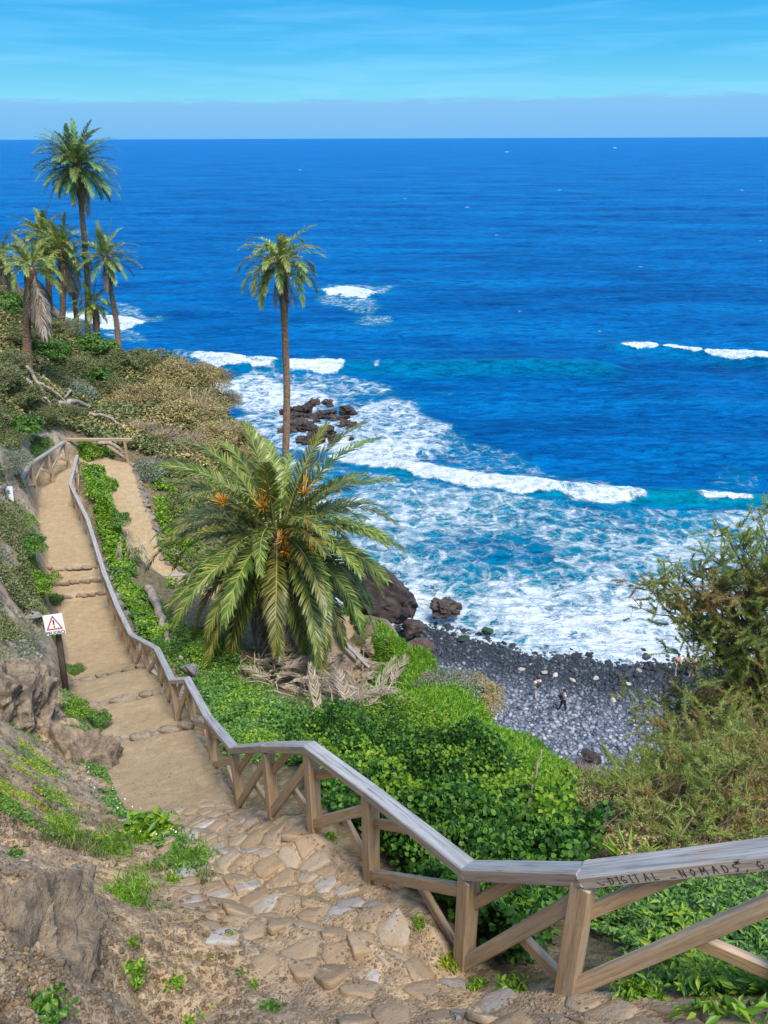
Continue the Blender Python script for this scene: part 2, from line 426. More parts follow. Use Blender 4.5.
for nm, k in (('hillside', 0), ('dirt_path', 1), ('stone_stairs', 2), ('lower_path', 3)):
    tag(link(nm, submesh(nm, keep & (cls == k))), kind='structure')
# ================================================================== SEA, BEACH, SKY, LIGHT
def shore_y(x):  # waterline on the beach
    return np.interp(x, [-6, 0, 4, 9, 14, 20, 30, 45], [53, 50.5, 49.5, 47.2, 45.5, 45, 45, 46]) + .5*fbm(x*.5, 0*x, 0, 3, 61)
vr = np.concatenate([np.array([137.25, 137.6, 138.0, 138.5]), np.linspace(139, 330, 260), np.linspace(330.7, 690, 560)])
ur = np.concatenate([np.linspace(-500, -20, 60)[:-1], np.linspace(-20, 790, 560), np.linspace(790, 1260, 60)[1:]])
# rows at constant forward distance
Ys = np.array([(0-CAMZ)/float(rays(384, v_)[1]) if float(rays(384, v_)[1]) < -2e-5 else 1e5 for v_ in vr])
Ys = np.concatenate([[90000, 40000, 20000], Ys[Ys < 15000]])
SX = np.array([float(rays(u_, 400)[0]) for u_ in ur])
YYs, XXs = np.meshgrid(Ys, SX, indexing='ij'); XXs = XXs*YYs
su, sv = project(XXs, YYs, np.zeros_like(XXs))
# --- breaker crest lines (measured, then fixed in the world)
def crest(pts):  # returns world polyline
    return [(*atz(u, v, 0)[:2],) for u, v in pts]
def near_line(poly, x, y):
    best = np.full(x.shape, 1e9); sgn = np.zeros(x.shape); tt = np.zeros(x.shape); acc = 0
    for a, b in zip(poly[:-1], poly[1:]):
        dx, dy = b[0]-a[0], b[1]-a[1]; L = math.hypot(dx, dy)
        t = np.clip(((x-a[0])*dx+(y-a[1])*dy)/L/L, 0, 1)
        ex = x-a[0]-t*dx; ey = y-a[1]-t*dy; d = np.hypot(ex, ey); m = d < best
        best = np.where(m, d, best); sgn = np.where(m, np.sign(dx*ey-dy*ex), sgn); tt = np.where(m, acc+t*L, tt); acc += L
    return best*sgn, tt, acc      # signed distance (+ = seaward for left-to-right lines)
dens = np.zeros_like(XXs); turq = np.zeros_like(XXs); Z = np.zeros_like(XXs)
wob = fbm(XXs*.12, YYs*.12, 0, 4, 70)
def breaker(pts, h, wid, foam0, foam1, turq_amt, fw=1.0, seed=0):
    """pts crest; foam between arc fractions foam0..foam1 (list of ranges)"""
    global dens, turq, Z
    pl = crest(pts); d, t, L = near_line(pl, XXs, YYs)
    d = d + .6*wob
    f = t/L
    endf = sstep(0, .08, f)*(1-sstep(.92, 1, f))
    prof = np.where(d > 0, np.exp(-(d/(wid*1.6))**2), np.exp(-(d/(wid*.55))**2))
    Z += h*prof*endf
    turq = np.maximum(turq, turq_amt*endf*np.exp(-((d+.3*wid)/(wid*1.1))**2))
    for a, b, w in foam0:
        rg = sstep(a-.015, a+.02, f)*(1-sstep(b-.02, b+.015, f))
        tp_ = np.clip((f-a)/(b-a+1e-6), 0, 1); wv = w*(1.05+.9*fbm(t*.22, 0*t, 0, 4, seed+3))*(.25+.9*np.sqrt(np.clip(4*tp_*(1-tp_), 0, 1)))
        fm = sstep(-wv*1.1, -wv*.8, d)*(1-sstep(wv*.5, wv*1.4, d))
        dens = np.maximum(dens, rg*fm*(1.0+.35*fbm(XXs*.5, YYs*.5, 0, 3, seed+8)))
        dens = np.maximum(dens, rg*.62*sstep(-wv*1.2, -wv, d)*(1-sstep(wv*1.5, wv*4.0, d)))
breaker([(330, 452), (400, 470), (470, 482), (540, 492), (600, 498), (650, 499), (700, 498), (760, 502), (860, 510)], .75, 1.9, [(.0, .645, 1.9), (.725, .83, 1.0)], None, .95, seed=1)
breaker([(150, 352), (240, 368), (300, 371), (365, 369), (420, 371), (500, 369), (570, 370), (640, 374)], 1.5, 3.2, [(.12, .32, 2.0), (.33, .45, 2.6), (.50, .52, 1.5)], None, .45, seed=2)
breaker([(600, 351), (640, 350), (680, 353), (720, 358), (780, 362), (860, 366)], 1.2, 3.2, [(.08, .25, 1.5), (.25, .42, .8), (.42, .75, 1.2)], None, .3, seed=3)
breaker([(-20, 322), (60, 318), (110, 322), (145, 330)], .9, 3, [(.3, .95, 4)], None, .4, seed=4)
breaker([(320, 294), (345, 291), (376, 297)], .8, 3, [(.05, .95, 5)], None, .3, seed=5)
# --- foam patches: (u, v, ru, rv, angle, density)
def patch(u, v, ru, rv, ang, amt):
    global dens
    a = R(ang); x = su-u; y = sv-v; xr = x*math.cos(a)+y*math.sin(a); yr = -x*math.sin(a)+y*math.cos(a)
    r = np.sqrt((xr/ru)**2+(yr/rv)**2) + .35*fbm(su*.03, sv*.07, 0, 4, 80)
    dens = np.maximum(dens, amt*(1-sstep(.45, 1.15, r)))
patch(270, 395, 110, 24, 6, .80); patch(330, 385, 90, 16, 5, .66); patch(400, 425, 90, 34, 18, .74); patch(300, 430, 110, 34, 0, .72); patch(380, 450, 90, 26, 8, .80); patch(350, 415, 130, 40, 10, .62)
patch(470, 455, 100, 20, 14, .58); patch(560, 480, 90, 9, 6, .55); patch(350, 303, 42, 12, 8, .62); patch(378, 320, 30, 7, 0, .60)
patch(130, 312, 30, 12, 20, .62); patch(120, 330, 40, 12, 20, .6); patch(180, 358, 30, 7, 8, .6); patch(735, 480, 40, 20, 10, .5); patch(720, 500, 60, 6, 3, .5)
patch(445, 395, 22, 5, 5, .5); patch(80, 232, 16, 5, 0, .6); patch(740, 470, 30, 5, 10, .5); patch(210, 360, 60, 6, 3, .66)
# inshore lace: thickens toward the beach
shore = shore_y(XXs)
dsh = YYs-shore
crest1 = crest([(200, 440), (400, 470), (470, 482), (540, 492), (600, 498), (650, 499), (760, 502), (1100, 520)])
d1, _, _ = near_line(crest1, XXs, YYs)
ins = sstep(0, 3, -d1)
lace = .60 + .06*sstep(30, 16, dsh) + .19*sstep(15, 2, dsh) + .16*fbm(XXs*.16, YYs*.13, 0, 4, 90)
lace = lace + .05*sstep(2, -8, XXs)
dens = np.maximum(dens, ins*lace)
dens = np.maximum(dens, ins*sstep(2.6, .4, dsh + 1.2*wob)*.82)
turq = np.maximum(turq, ins*(.45+.5*sstep(.52, .75, dens)))
turq = np.maximum(turq, .6*sstep(.3, .75, dens))
# small far whitecaps
wc = fbm(XXs*.02, YYs*.05, 0, 5, 95); 
far_caps = [(507, 152), (615, 148), (405, 199), (467, 208), (497, 236), (262, 296), (640, 268), (700, 208), (560, 190), (300, 170), (742, 190), (690, 300), (520, 310), (600, 330), (760, 240)]
for (u, v) in far_caps:
    dens = np.maximum(dens, .80*(1-sstep(.3, 1, np.hypot((su-u)/5, (sv-v)/.9))))
# swell
sw = 1.5*(.16*np.sin(YYs*.42+XXs*.05+3*fbm(XXs*.02, YYs*.02, 0, 2, 99)) + .38*fbm(XXs*.07, YYs*.2, 0, 4, 97) + .10*fbm(XXs*.4, YYs*.7, 0, 3, 98))
Z += sw*sstep(-1, 12, dsh)*(1-sstep(500, 2500, YYs))
Z += .16*sstep(.55, .95, dens)*(1+fbm(XXs*1.3, YYs*1.3, 0, 3, 96))
Z = np.where(dsh < 3, Z*.4, Z)
nr2, nc2 = XXs.shape; idx = np.arange(nr2*nc2).reshape(nr2, nc2)
Fs = np.stack([idx[:-1, :-1], idx[1:, :-1], idx[1:, 1:], idx[:-1, 1:]], -1).reshape(-1, 4)
def _sea(N, nt):
    pos = N('ShaderNodeNewGeometry').outputs['Position']
    de = N('ShaderNodeAttribute', attribute_name='foam').outputs['Fac']
    tq = N('ShaderNodeAttribute', attribute_name='turquoise').outputs['Fac']
    mp = N('ShaderNodeMapping', ins={'Vector': pos, 'Scale': (.35, 1.0, 1.0)}).outputs[0]
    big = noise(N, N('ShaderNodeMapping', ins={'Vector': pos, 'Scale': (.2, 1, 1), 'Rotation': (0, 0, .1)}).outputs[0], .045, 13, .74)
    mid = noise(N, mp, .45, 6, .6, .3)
    body = ramp(N, big, [(.38, (.0, .044, .165)), (.50, (.0, .094, .29)), (.62, (.0, .165, .40))])  # here and below: highlights and dark streaks of choppy waves put into the colour
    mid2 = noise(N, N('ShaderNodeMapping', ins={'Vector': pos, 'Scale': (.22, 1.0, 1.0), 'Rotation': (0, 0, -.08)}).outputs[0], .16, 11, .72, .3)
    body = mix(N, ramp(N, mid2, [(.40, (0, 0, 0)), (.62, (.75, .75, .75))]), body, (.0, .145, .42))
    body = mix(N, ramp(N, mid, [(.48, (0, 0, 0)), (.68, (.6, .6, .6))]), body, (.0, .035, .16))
    body = mix(N, math_(N, 'MULTIPLY', tq, .85), body, (.0, .225, .29))
    # foam lace: a web of cell edges that closes up where the foam is dense
    wv = N('ShaderNodeTexNoise', ins={'Vector': pos, 'Scale': .5, 'Detail': 6, 'Roughness': .6}).outputs['Color']
    wp = N('ShaderNodeVectorMath', operation='MULTIPLY_ADD', ins={0: wv, 1: (3.0, 3.0, 0), 2: pos}).outputs[0]
    wp = N('ShaderNodeMapping', ins={'Vector': wp, 'Scale': (.85, 1, 0.0)}).outputs[0]
    def web(s, k):
        d = N('ShaderNodeTexVoronoi', feature='DISTANCE_TO_EDGE', ins={'Vector': wp, 'Scale': s}).outputs['Distance']
        return math_(N, 'MULTIPLY', d, k)
    n = noise(N, wp, .9, 10, .72); nl = noise(N, pos, .35, 5, .6)
    v = math_(N, 'MINIMUM', web(.55, 1.6), math_(N, 'ADD', web(1.5, 1.5), .10))
    v = math_(N, 'ADD', v, math_(N, 'MULTIPLY', math_(N, 'SUBTRACT', n, .5), 1.5))
    v = math_(N, 'ADD', v, math_(N, 'MULTIPLY', math_(N, 'SUBTRACT', nl, .5), .8))
    thr = math_(N, 'MULTIPLY_ADD', de, 1.75, -1.02)
    f = N('ShaderNodeMapRange', interpolation_type='SMOOTHSTEP', ins={0: math_(N, 'SUBTRACT', thr, v), 1: -.22, 2: .34, 3: 0.0, 4: 1.0}).outputs[0]
    f = math_(N, 'MULTIPLY', f, N('ShaderNodeMapRange', ins={0: de, 1: .12, 2: .4}).outputs[0])
    thin = N('ShaderNodeMapRange', ins={0: de, 1: .5, 2: .85, 3: .80, 4: 1.0}).outputs[0]
    f = math_(N, 'MULTIPLY', f, thin)
    foamc = ramp(N, noise(N, pos, 1.2, 6, .7), [(.3, (.34, .45, .57)), (.62, (.68, .72, .75))])
    col = mix(N, f, body, foamc)
    h = math_(N, 'ADD', math_(N, 'MULTIPLY', mid, .7), math_(N, 'MULTIPLY', noise(N, mp, 2.4, 4, .6), .22))
    rip = noise(N, N('ShaderNodeMapping', ins={'Vector': pos, 'Scale': (.4, 1, 1), 'Rotation': (0, 0, .15)}).outputs[0], 1.1, 5, .65, .6)
    h = math_(N, 'ADD', math_(N, 'ADD', h, math_(N, 'MULTIPLY', rip, .8)), math_(N, 'MULTIPLY', f, .10))
    col = mix(N, math_(N, 'MULTIPLY', ramp(N, rip, [(.50, (0, 0, 0)), (.66, (.6, .6, .6))]), math_(N, 'SUBTRACT', 1.0, f)), col, (.0, .03, .13))  # ripple shading painted into the water colour, on top of the bump
    nm = bump(N, h, 1.0, 1.5)
    rg = math_(N, 'MULTIPLY_ADD', f, .45, .35)
    sp_ = math_(N, 'MULTIPLY_ADD', f, -.04, .10)
    return principled(N, col, rg, nm, sp_, IOR=1.15)
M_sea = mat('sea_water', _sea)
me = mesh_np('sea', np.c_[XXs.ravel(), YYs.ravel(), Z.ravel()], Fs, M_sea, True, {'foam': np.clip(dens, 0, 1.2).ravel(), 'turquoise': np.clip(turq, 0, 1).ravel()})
tag(link('sea', me), kind='structure')

# ---- beach sheet and its stones
def beach_z(x, y):
    d = shore_y(x)-y
    return np.where(d > 0, d*.085 + .12*sstep(-.5, 3, d), d*.10) + .12*fbm(x*.35, y*.35, 0, 3, 65)
bx, by = np.meshgrid(np.linspace(-8, 46, 260), np.linspace(16, 58, 210)); bz = beach_z(bx, by)
idx = np.arange(bx.size).reshape(bx.shape); Fb = np.stack([idx[:-1, :-1], idx[:-1, 1:], idx[1:, 1:], idx[1:, :-1]], -1).reshape(-1, 4)
def _beach(N, nt):
    pos = N('ShaderNodeNewGeometry').outputs['Position']
    wet = N('ShaderNodeAttribute', attribute_name='wet').outputs['Fac']
    vo = N('ShaderNodeTexVoronoi', ins={'Vector': pos, 'Scale': 6.0})
    dry = ramp(N, N('ShaderNodeSeparateColor', ins={0: vo.outputs['Color']}).outputs[0], [(0, (.03, .035, .05)), (.6, (.08, .09, .12)), (1, (.18, .19, .22))])
    c = mix(N, wet, dry, (.02, .026, .036))
    return principled(N, c, .8, bump(N, vo.outputs['Distance'], -1.0, .15))
M_beach = mat('shingle', _beach)
wet = sstep(7.5, 3.0, shore_y(bx)-by)
tag(link('beach', mesh_np('beach', np.c_[bx.ravel(), by.ravel(), bz.ravel()], Fb, M_beach, True, {'wet': wet.ravel()})), kind='structure')
def _peb(N, nt):
    r = N('ShaderNodeNewGeometry').outputs['Random Per Island']
    wet = N('ShaderNodeAttribute', attribute_name='wet').outputs['Fac']
    dry = ramp(N, r, [(0, (.03, .036, .05)), (.35, (.12, .14, .18)), (.7, (.20, .225, .27)), (.96, (.27, .29, .33)), (1, (.38, .375, .36))])
    wt = ramp(N, r, [(0, (.012, .016, .024)), (.8, (.04, .05, .065)), (.97, (.09, .10, .11)), (1, (.3, .28, .24))])
    return principled(N, mix(N, wet, dry, wt), .65, None, .4)
M_peb = mat('pebble', _peb)
def pebbles(nm, N_, smin, smax, seed, xr, band=None):
    rg = np.random.default_rng(seed)
    x = rg.uniform(*xr, N_); d = band(rg, N_) ; y = shore_y(x)-d
    s = smin*(smax/smin)**(rg.uniform(0, 1, N_)**2.2)
    uI, fI = ico(1); nv = len(uI)
    ang = rg.uniform(0, 6.28, N_)
    sc = np.stack([s*rg.uniform(.8, 1.5, N_), s*rg.uniform(.7, 1.1, N_), s*rg.uniform(.45, .75, N_)], 1)
    Vp = uI[None]*(1+.16*rg.normal(size=(N_, nv, 1)).clip(-1.5, 1.5)*.6)*sc[:, None]
    c, sn = np.cos(ang)[:, None], np.sin(ang)[:, None]
    X = Vp[..., 0]*c-Vp[..., 1]*sn+x[:, None]; Yv = Vp[..., 0]*sn+Vp[..., 1]*c+y[:, None]
    Zv = Vp[..., 2]+beach_z(x, y)[:, None]+s[:, None]*.25
    Fp = (fI[None]+np.arange(N_)[:, None, None]*nv).reshape(-1, 3)
    w = np.repeat(sstep(7.5, 3.0, d + 1.2*fbm(x*.6, y*.6, 0, 2, 5)), nv)
    tag(link(nm, mesh_np(nm, np.c_[X.ravel(), Yv.ravel(), Zv.ravel()], Fp, M_peb, True, {'wet': w})), kind='stuff', cat='pebbles',
        label='grey and black beach pebbles below the green slope')
pebbles('pebbles', 27000, .045, .20, 3, (-3, 30), lambda rg, n: rg.uniform(-1.2, 19, n)**1.0)

# ---- sky
world = bpy.data.worlds.new('World'); scene.world = world; world.use_nodes = True
nt = world.node_tree; nt.nodes.clear()
def WN(t, **kw):
    n = nt.nodes.new(t); ins = kw.pop('ins', {})
    for k, v in kw.items(): setattr(n, k, v)
    for k, v in ins.items():
        if isinstance(v, bpy.types.NodeSocket): nt.links.new(v, n.inputs[k])
        else: n.inputs[k].default_value = v
    return n
SUN_EL, SUN_AZ = R(64), R(150)       # azimuth clockwise from +Y
geo = WN('ShaderNodeTexCoord').outputs['Generated']
# the sky colour is read a little above each direction: the air over the sea is clear down to the cloud bank
up = WN('ShaderNodeVectorMath', operation='ADD', ins={0: geo, 1: (0, 0, .16)}).outputs[0]
upn = WN('ShaderNodeVectorMath', operation='NORMALIZE', ins={0: up}).outputs[0]
sky = WN('ShaderNodeTexSky', sky_type='NISHITA', sun_disc=False, sun_elevation=SUN_EL, sun_rotation=SUN_AZ, altitude=30, air_density=1.0, dust_density=.3, ozone_density=2.0, ins={'Vector': upn}).outputs[0]
sepz = WN('ShaderNodeSeparateXYZ', ins={0: geo}).outputs['Z']
SKY_TINT = WN('ShaderNodeMix', data_type='RGBA', blend_type='MULTIPLY', ins={0: 1.0, 6: sky, 7: (1.0, 1.05, 1.02, 1)}).outputs[2]
# cloud bank low over the horizon, soft ragged top
el = math_(WN, 'MULTIPLY', sepz, 57.3)
mpc = WN('ShaderNodeMapping', ins={'Vector': geo, 'Scale': (6, 6, 60)}).outputs[0]
edge = noise(WN, mpc, 3.2, 9, .68); 
sepx = WN('ShaderNodeSeparateXYZ', ins={0: geo}).outputs['X']
top = math_(WN, 'ADD', math_(WN, 'MULTIPLY_ADD', edge, 1.1, 1.75), math_(WN, 'MULTIPLY', sepx, .35))
bank = WN('ShaderNodeMapRange', interpolation_type='SMOOTHSTEP', ins={0: math_(WN, 'SUBTRACT', top, el), 1: -.14, 2: .30}).outputs[0]
grad = WN('ShaderNodeMapRange', ins={0: el, 1: 0.0, 2: 2.9}).outputs[0]
bankc = mix(WN, grad, (.52, 1.38, 2.5), (.72, 1.55, 2.5))
wisp = noise(WN, WN('ShaderNodeMapping', ins={'Vector': geo, 'Scale': (3, 3, 40)}).outputs[0], 1.6, 6, .55, .4)
lowf = WN('ShaderNodeMapRange', interpolation_type='SMOOTHSTEP', ins={0: el, 1: 22.0, 2: 8.0}).outputs[0]
hgt_ = WN('ShaderNodeMapRange', ins={0: el, 1: 2.2, 2: 9.0}).outputs[0]
lowc = ramp(WN, hgt_, [(0, (.66, 1.95, 2.6)), (.45, (.24, 1.45, 2.55)), (1, (.09, 1.08, 2.4))])
wispf = math_(WN, 'MULTIPLY', ramp(WN, wisp, [(.45, (0, 0, 0)), (.75, (1, 1, 1))]), .22)
sk2 = mix(WN, lowf, SKY_TINT, mix(WN, wispf, lowc, (1.2, 2.5, 4.0)))
skc = mix(WN, math_(WN, 'MULTIPLY', bank, .95), sk2, bankc)
bg = WN('ShaderNodeBackground', ins={'Color': skc, 'Strength': .165})
wo = WN('ShaderNodeOutputWorld'); nt.links.new(bg.outputs[0], wo.inputs[0])
sd = bpy.data.lights.new('sun', 'SUN'); so = bpy.data.objects.new('sun', sd); COL.objects.link(so)
sd.energy = 2.5; sd.angle = R(18); sd.color = (1, .94, .82)
dv = Vector((math.sin(SUN_AZ)*math.cos(SUN_EL), math.cos(SUN_AZ)*math.cos(SUN_EL), math.sin(SUN_EL)))
so.rotation_euler = dv.to_track_quat('Z', 'Y').to_euler(); so.location = (0, -10, 60)
vs = scene.view_settings
vs.view_transform = 'Standard'; vs.look = 'None'; vs.gamma = 1; vs.exposure = 1.15; vs.use_curve_mapping = False
scene.cycles.max_bounces = 5; scene.cycles.diffuse_bounces = 3; scene.cycles.glossy_bounces = 2; scene.cycles.transmission_bounces = 3
scene.cycles.transparent_max_bounces = 4; scene.cycles.use_denoising = True
# ================================================================== FENCES
def _wood(N, nt):
    tc = N('ShaderNodeTexCoord').outputs['Object']
    oi = N('ShaderNodeObjectInfo').outputs['Random']
    off = N('ShaderNodeVectorMath', operation='ADD', ins={0: tc, 1: N('ShaderNodeCombineXYZ', ins={0: math_(N, 'MULTIPLY', oi, 37.0), 1: oi}).outputs[0]}).outputs[0]
    g = noise(N, N('ShaderNodeMapping', ins={'Vector': off, 'Scale': (1.2, 26, 26)}).outputs[0], 1.6, 8, .62, .4)
    p = noise(N, N('ShaderNodeMapping', ins={'Vector': off, 'Scale': (1, 3, 3)}).outputs[0], 2.1, 4)
    fine = noise(N, N('ShaderNodeMapping', ins={'Vector': off, 'Scale': (3, 90, 90)}).outputs[0], 2, 4)
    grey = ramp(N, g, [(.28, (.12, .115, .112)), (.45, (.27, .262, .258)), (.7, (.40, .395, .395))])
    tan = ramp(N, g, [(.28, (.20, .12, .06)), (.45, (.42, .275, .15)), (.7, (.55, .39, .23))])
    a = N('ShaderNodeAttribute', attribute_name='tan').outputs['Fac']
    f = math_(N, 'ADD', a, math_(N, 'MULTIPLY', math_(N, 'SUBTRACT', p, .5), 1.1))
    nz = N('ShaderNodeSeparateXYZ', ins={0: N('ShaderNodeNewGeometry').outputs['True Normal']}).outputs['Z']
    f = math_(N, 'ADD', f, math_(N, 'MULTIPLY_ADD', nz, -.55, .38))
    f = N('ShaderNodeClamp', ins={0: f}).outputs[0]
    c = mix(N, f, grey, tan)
    c = mix(N, math_(N, 'MULTIPLY', math_(N, 'GREATER_THAN', g, .70), .0), c, (.1, .07, .05))
    # knots
    vo = N('ShaderNodeTexVoronoi', ins={'Vector': N('ShaderNodeMapping', ins={'Vector': off, 'Scale': (1.0, 2.5, 2.5)}).outputs[0], 'Scale': 2.2}).outputs['Distance']
    kn = ramp(N, vo, [(.03, (1, 1, 1)), (.07, (0, 0, 0))])
    c = mix(N, math_(N, 'MULTIPLY', kn, .7), c, (.09, .05, .028))
    crack = ramp(N, fine, [(.33, (1, 1, 1)), (.40, (0, 0, 0))])
    c = mix(N, math_(N, 'MULTIPLY', crack, .6), c, (.06, .05, .045))
    h = math_(N, 'ADD', math_(N, 'MULTIPLY', g, .8), math_(N, 'MULTIPLY', fine, .5))
    return principled(N, c, .5, bump(N, h, .6, .006), .6)
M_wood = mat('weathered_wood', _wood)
def beam(name, a, b, w, h, tan=.3, parent=None, upv=(0, 0, 1), bev=.008, off=0.0, ext=0.0, cuts=()):
    """timber from a to b; w sideways, h along up"""
    a = Vector(a); b = Vector(b); d = (b-a); L = d.length; d.normalize()
    a = a-d*ext; L += 2*ext
    u = Vector(upv); s = d.cross(u)
    if s.length < 1e-3: s = d.cross(Vector((1, 0, 0)))
    s.normalize(); u = s.cross(d)
    a = a + s*off
    bm = bmesh.new(); bmesh.ops.create_cube(bm, size=1)
    for v in bm.verts: v.co = Vector(((v.co.x+.5)*L, v.co.y*w, v.co.z*h))
    nseg = max(1, int(L/.3))
    bmesh.ops.bevel(bm, geom=list(bm.edges), offset=bev, segments=1, affect='EDGES')
    for co, no in cuts:      # mitre the ends: keep what lies behind the plane
        rel = Vector(co)-a; lc = Vector((rel.dot(d), -rel.dot(s), rel.dot(u))); nn = Vector(no); ln_ = Vector((nn.dot(d), -nn.dot(s), nn.dot(u)))
        rr_ = bmesh.ops.bisect_plane(bm, geom=bm.verts[:]+bm.edges[:]+bm.faces[:], plane_co=lc, plane_no=ln_, clear_outer=True)
        bmesh.ops.holes_fill(bm, edges=[e for e in rr_['geom_cut'] if isinstance(e, bmesh.types.BMEdge)])
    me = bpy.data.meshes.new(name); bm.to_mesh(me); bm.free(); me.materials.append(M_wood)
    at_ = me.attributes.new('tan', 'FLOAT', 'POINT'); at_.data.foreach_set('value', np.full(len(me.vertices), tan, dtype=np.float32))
    o = link(name, me, parent)
    m = Matrix((( d.x, -s.x, u.x, a.x), (d.y, -s.y, u.y, a.y), (d.z, -s.z, u.z, a.z), (0, 0, 0, 1)))
    if parent: m = Matrix.Translation(-Vector(parent.location)) @ m
    o.matrix_basis = m
    return o
def build_fence(root, top, fh, pw, rw, rh, full=True, posts=None, extra=True):
    n = len(top)
    bases = [p-Vector((0, 0, fh)) for p in top]
    for i in range(n-1):
        a, b = top[i]-Vector((0, 0, rh/2)), top[i+1]-Vector((0, 0, rh/2)); q = (b-a).normalized(); cuts = []
        if i > 0: cuts.append((a, -(q+(top[i]-top[i-1]).normalized()).normalized()))
        if i < n-2: cuts.append((b, (q+(top[i+2]-top[i+1]).normalized()).normalized()))
        beam('handrail', a-q*(.10 if i else .01), b+q*(.10 if i < n-2 else .01), rw, rh, .02, root, cuts=cuts)
    for i in range(n):
        if posts and i not in posts: continue
        t = top[i]; d = (top[min(i+1, n-1)]-top[max(i-1, 0)]); d.z = 0; d.normalize()
        zb = min(bases[i].z, Hs(t.x, t.y))-.15
        beam('post', (t.x, t.y, zb), (t.x, t.y, t.z-rh-.002), pw, pw, .5, root, upv=d)
    pp = [i for i in range(n) if not posts or i in posts]
    for i, j in zip(pp[:-1], pp[1:]):
        A, B = bases[i], bases[j]; TA, TB = top[i], top[j]
        h = fh
        # top list runs from the upper (near) end to the lower end: long brace from lower foot to the upper post's head
        p0 = B+Vector((0, 0, .08*h)); p1 = A+Vector((0, 0, .80*h))
        if not full: p0, p1 = A+Vector((0, 0, .1*h)), B+Vector((0, 0, .85*h))
        dd = (p1-p0).normalized()
        sd_ = dd.cross(Vector((0, 0, 1))).normalized()
        if sd_.x > 0: sd_ = -sd_         # walkway side
        yw = pw*.42
        beam('brace', p0+sd_*yw*.55, p1+sd_*yw*.55, yw, pw*.8, .5, root)
        q0 = (p0+p1)/2; q1 = (A if full else B)+Vector((0, 0, .06*h))
        beam('brace', q0-sd_*yw*.55, q1-sd_*yw*.55, yw, pw*.8, .95, root)
        if extra:
            r0 = B+Vector((0, 0, .62*h)); r1 = TB.lerp(TA, .5)-Vector((0, 0, rh+.01))
            beam('brace', r0-sd_*yw*.62, r1-sd_*yw*.62, yw*.9, pw*.7, .75, root)
fence = thing('wooden_fence', RP[2]-Vector((0, 0, FH)), label='long weathered timber handrail fence running down beside the stone stairs to the dirt path', cat='fence')
# subdivide long far bays so that posts stay about 1.5 m apart
tops = [RP[0], RP[1], RP[2], RP[3], RP[4], RP[5], RP[6], RP[7]]
for k in range(7, len(RP)-1):
    a, b = RP[k], RP[k+1]; m = max(1, round((b-a).length/1.5))
    for q in range(1, m+1): tops.append(a.lerp(b, q/m))
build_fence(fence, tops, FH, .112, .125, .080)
# carved words on the near rail's walkway face
GL = {'D': [[(0, 0), (0, 1), (.45, .8), (.55, .45), (.4, .1), (0, 0)]], 'I': [[(0, 0), (0, 1)], [(-.15, 1), (.15, 1)], [(-.15, 0), (.15, 0)]],
      'G': [[(.55, .85), (.25, 1), (0, .55), (.2, 0), (.55, .15), (.55, .45), (.3, .45)]], 'T': [[(.25, 0), (.25, 1)], [(0, 1), (.55, 1)]],
      'A': [[(0, 0), (.3, 1), (.6, 0)], [(.12, .4), (.5, .4)]], 'L': [[(0, 1), (0, 0), (.5, .02)]], 'N': [[(0, 0), (0, 1), (.5, 0), (.5, 1)]],
      'O': [[(.25, 0), (0, .5), (.25, 1), (.52, .5), (.25, 0)]], 'M': [[(0, 0), (.08, 1), (.35, .35), (.6, 1), (.7, 0)]],
      'S': [[(.5, .88), (.25, 1), (.02, .75), (.45, .35), (.3, 0), (0, .12)]], ',': [[(.1, .1), (0, -.2)]], 'W': [[(0, 1), (.15, 0), (.32, .7), (.5, 0), (.65, 1)]], 'E': [[(.5, 1), (0, 1), (0, 0), (.5, 0)], [(0, .5), (.4, .5)]], '-': [[(0, 0), (.7, .05)]], '~': [[(0, .5), (.3, .2), (.6, .0), (.9, .2)]]}
WID = {'I': .35, ',': .4, ' ': .6, 'M': .95, '-': 1.0, '~': 1.2, 'L': .75, 'W': .9}
def carve(text, a, d, up, nrm, size, wdt, mb, adv=1.0):
    x = 0; rr = random.Random(5)
    for ch in text:
        for st in GL.get(ch, []):
            pts = [a + d*((x*adv+px*1.0+rr.uniform(-.03, .03))*size*.9) + up*((py+rr.uniform(-.04, .04))*size) for px, py in st]
            for p, q in zip(pts[:-1], pts[1:]):
                e = (q-p).normalized(); s = nrm.cross(e).normalized()*wdt
                p2, q2 = p-e*wdt*.6, q+e*wdt*.6
                mb.add([p2-s, p2+s, q2+s, q2-s], [[0, 1, 2, 3]])
        x += WID.get(ch, .85)
    return x*size*.9
M_ink = mat('carved_mark', lambda N, nt: principled(N, (.035, .026, .02), .9))
a0, b0 = RP[2]-Vector((0, 0, .040)), RP[1]-Vector((0, 0, .040))
dd = (b0-a0).normalized(); sdv = dd.cross(Vector((0, 0, 1))).normalized(); upl = sdv.cross(dd)
if sdv.y > 0: nrm = -sdv
else: nrm = sdv
face = nrm*(.125/2+.0015)
mb = MB()
carve('~DIGITAL -NOMADS, G', a0+dd*.085+face-upl*.022, dd, upl, nrm, .043, .0022, mb, 1.50)
carve('WE', a0+dd*.80+face+upl*.018, dd, upl, nrm, .018, .0016, mb)
rail0 = [o for o in fence.children if o.name.startswith('handrail')][1]
lo = link('carved_lettering', mb.mesh('carved_lettering', M_ink, False), rail0)
lo.matrix_parent_inverse = (Matrix.Translation(fence.location) @ rail0.matrix_basis).inverted()
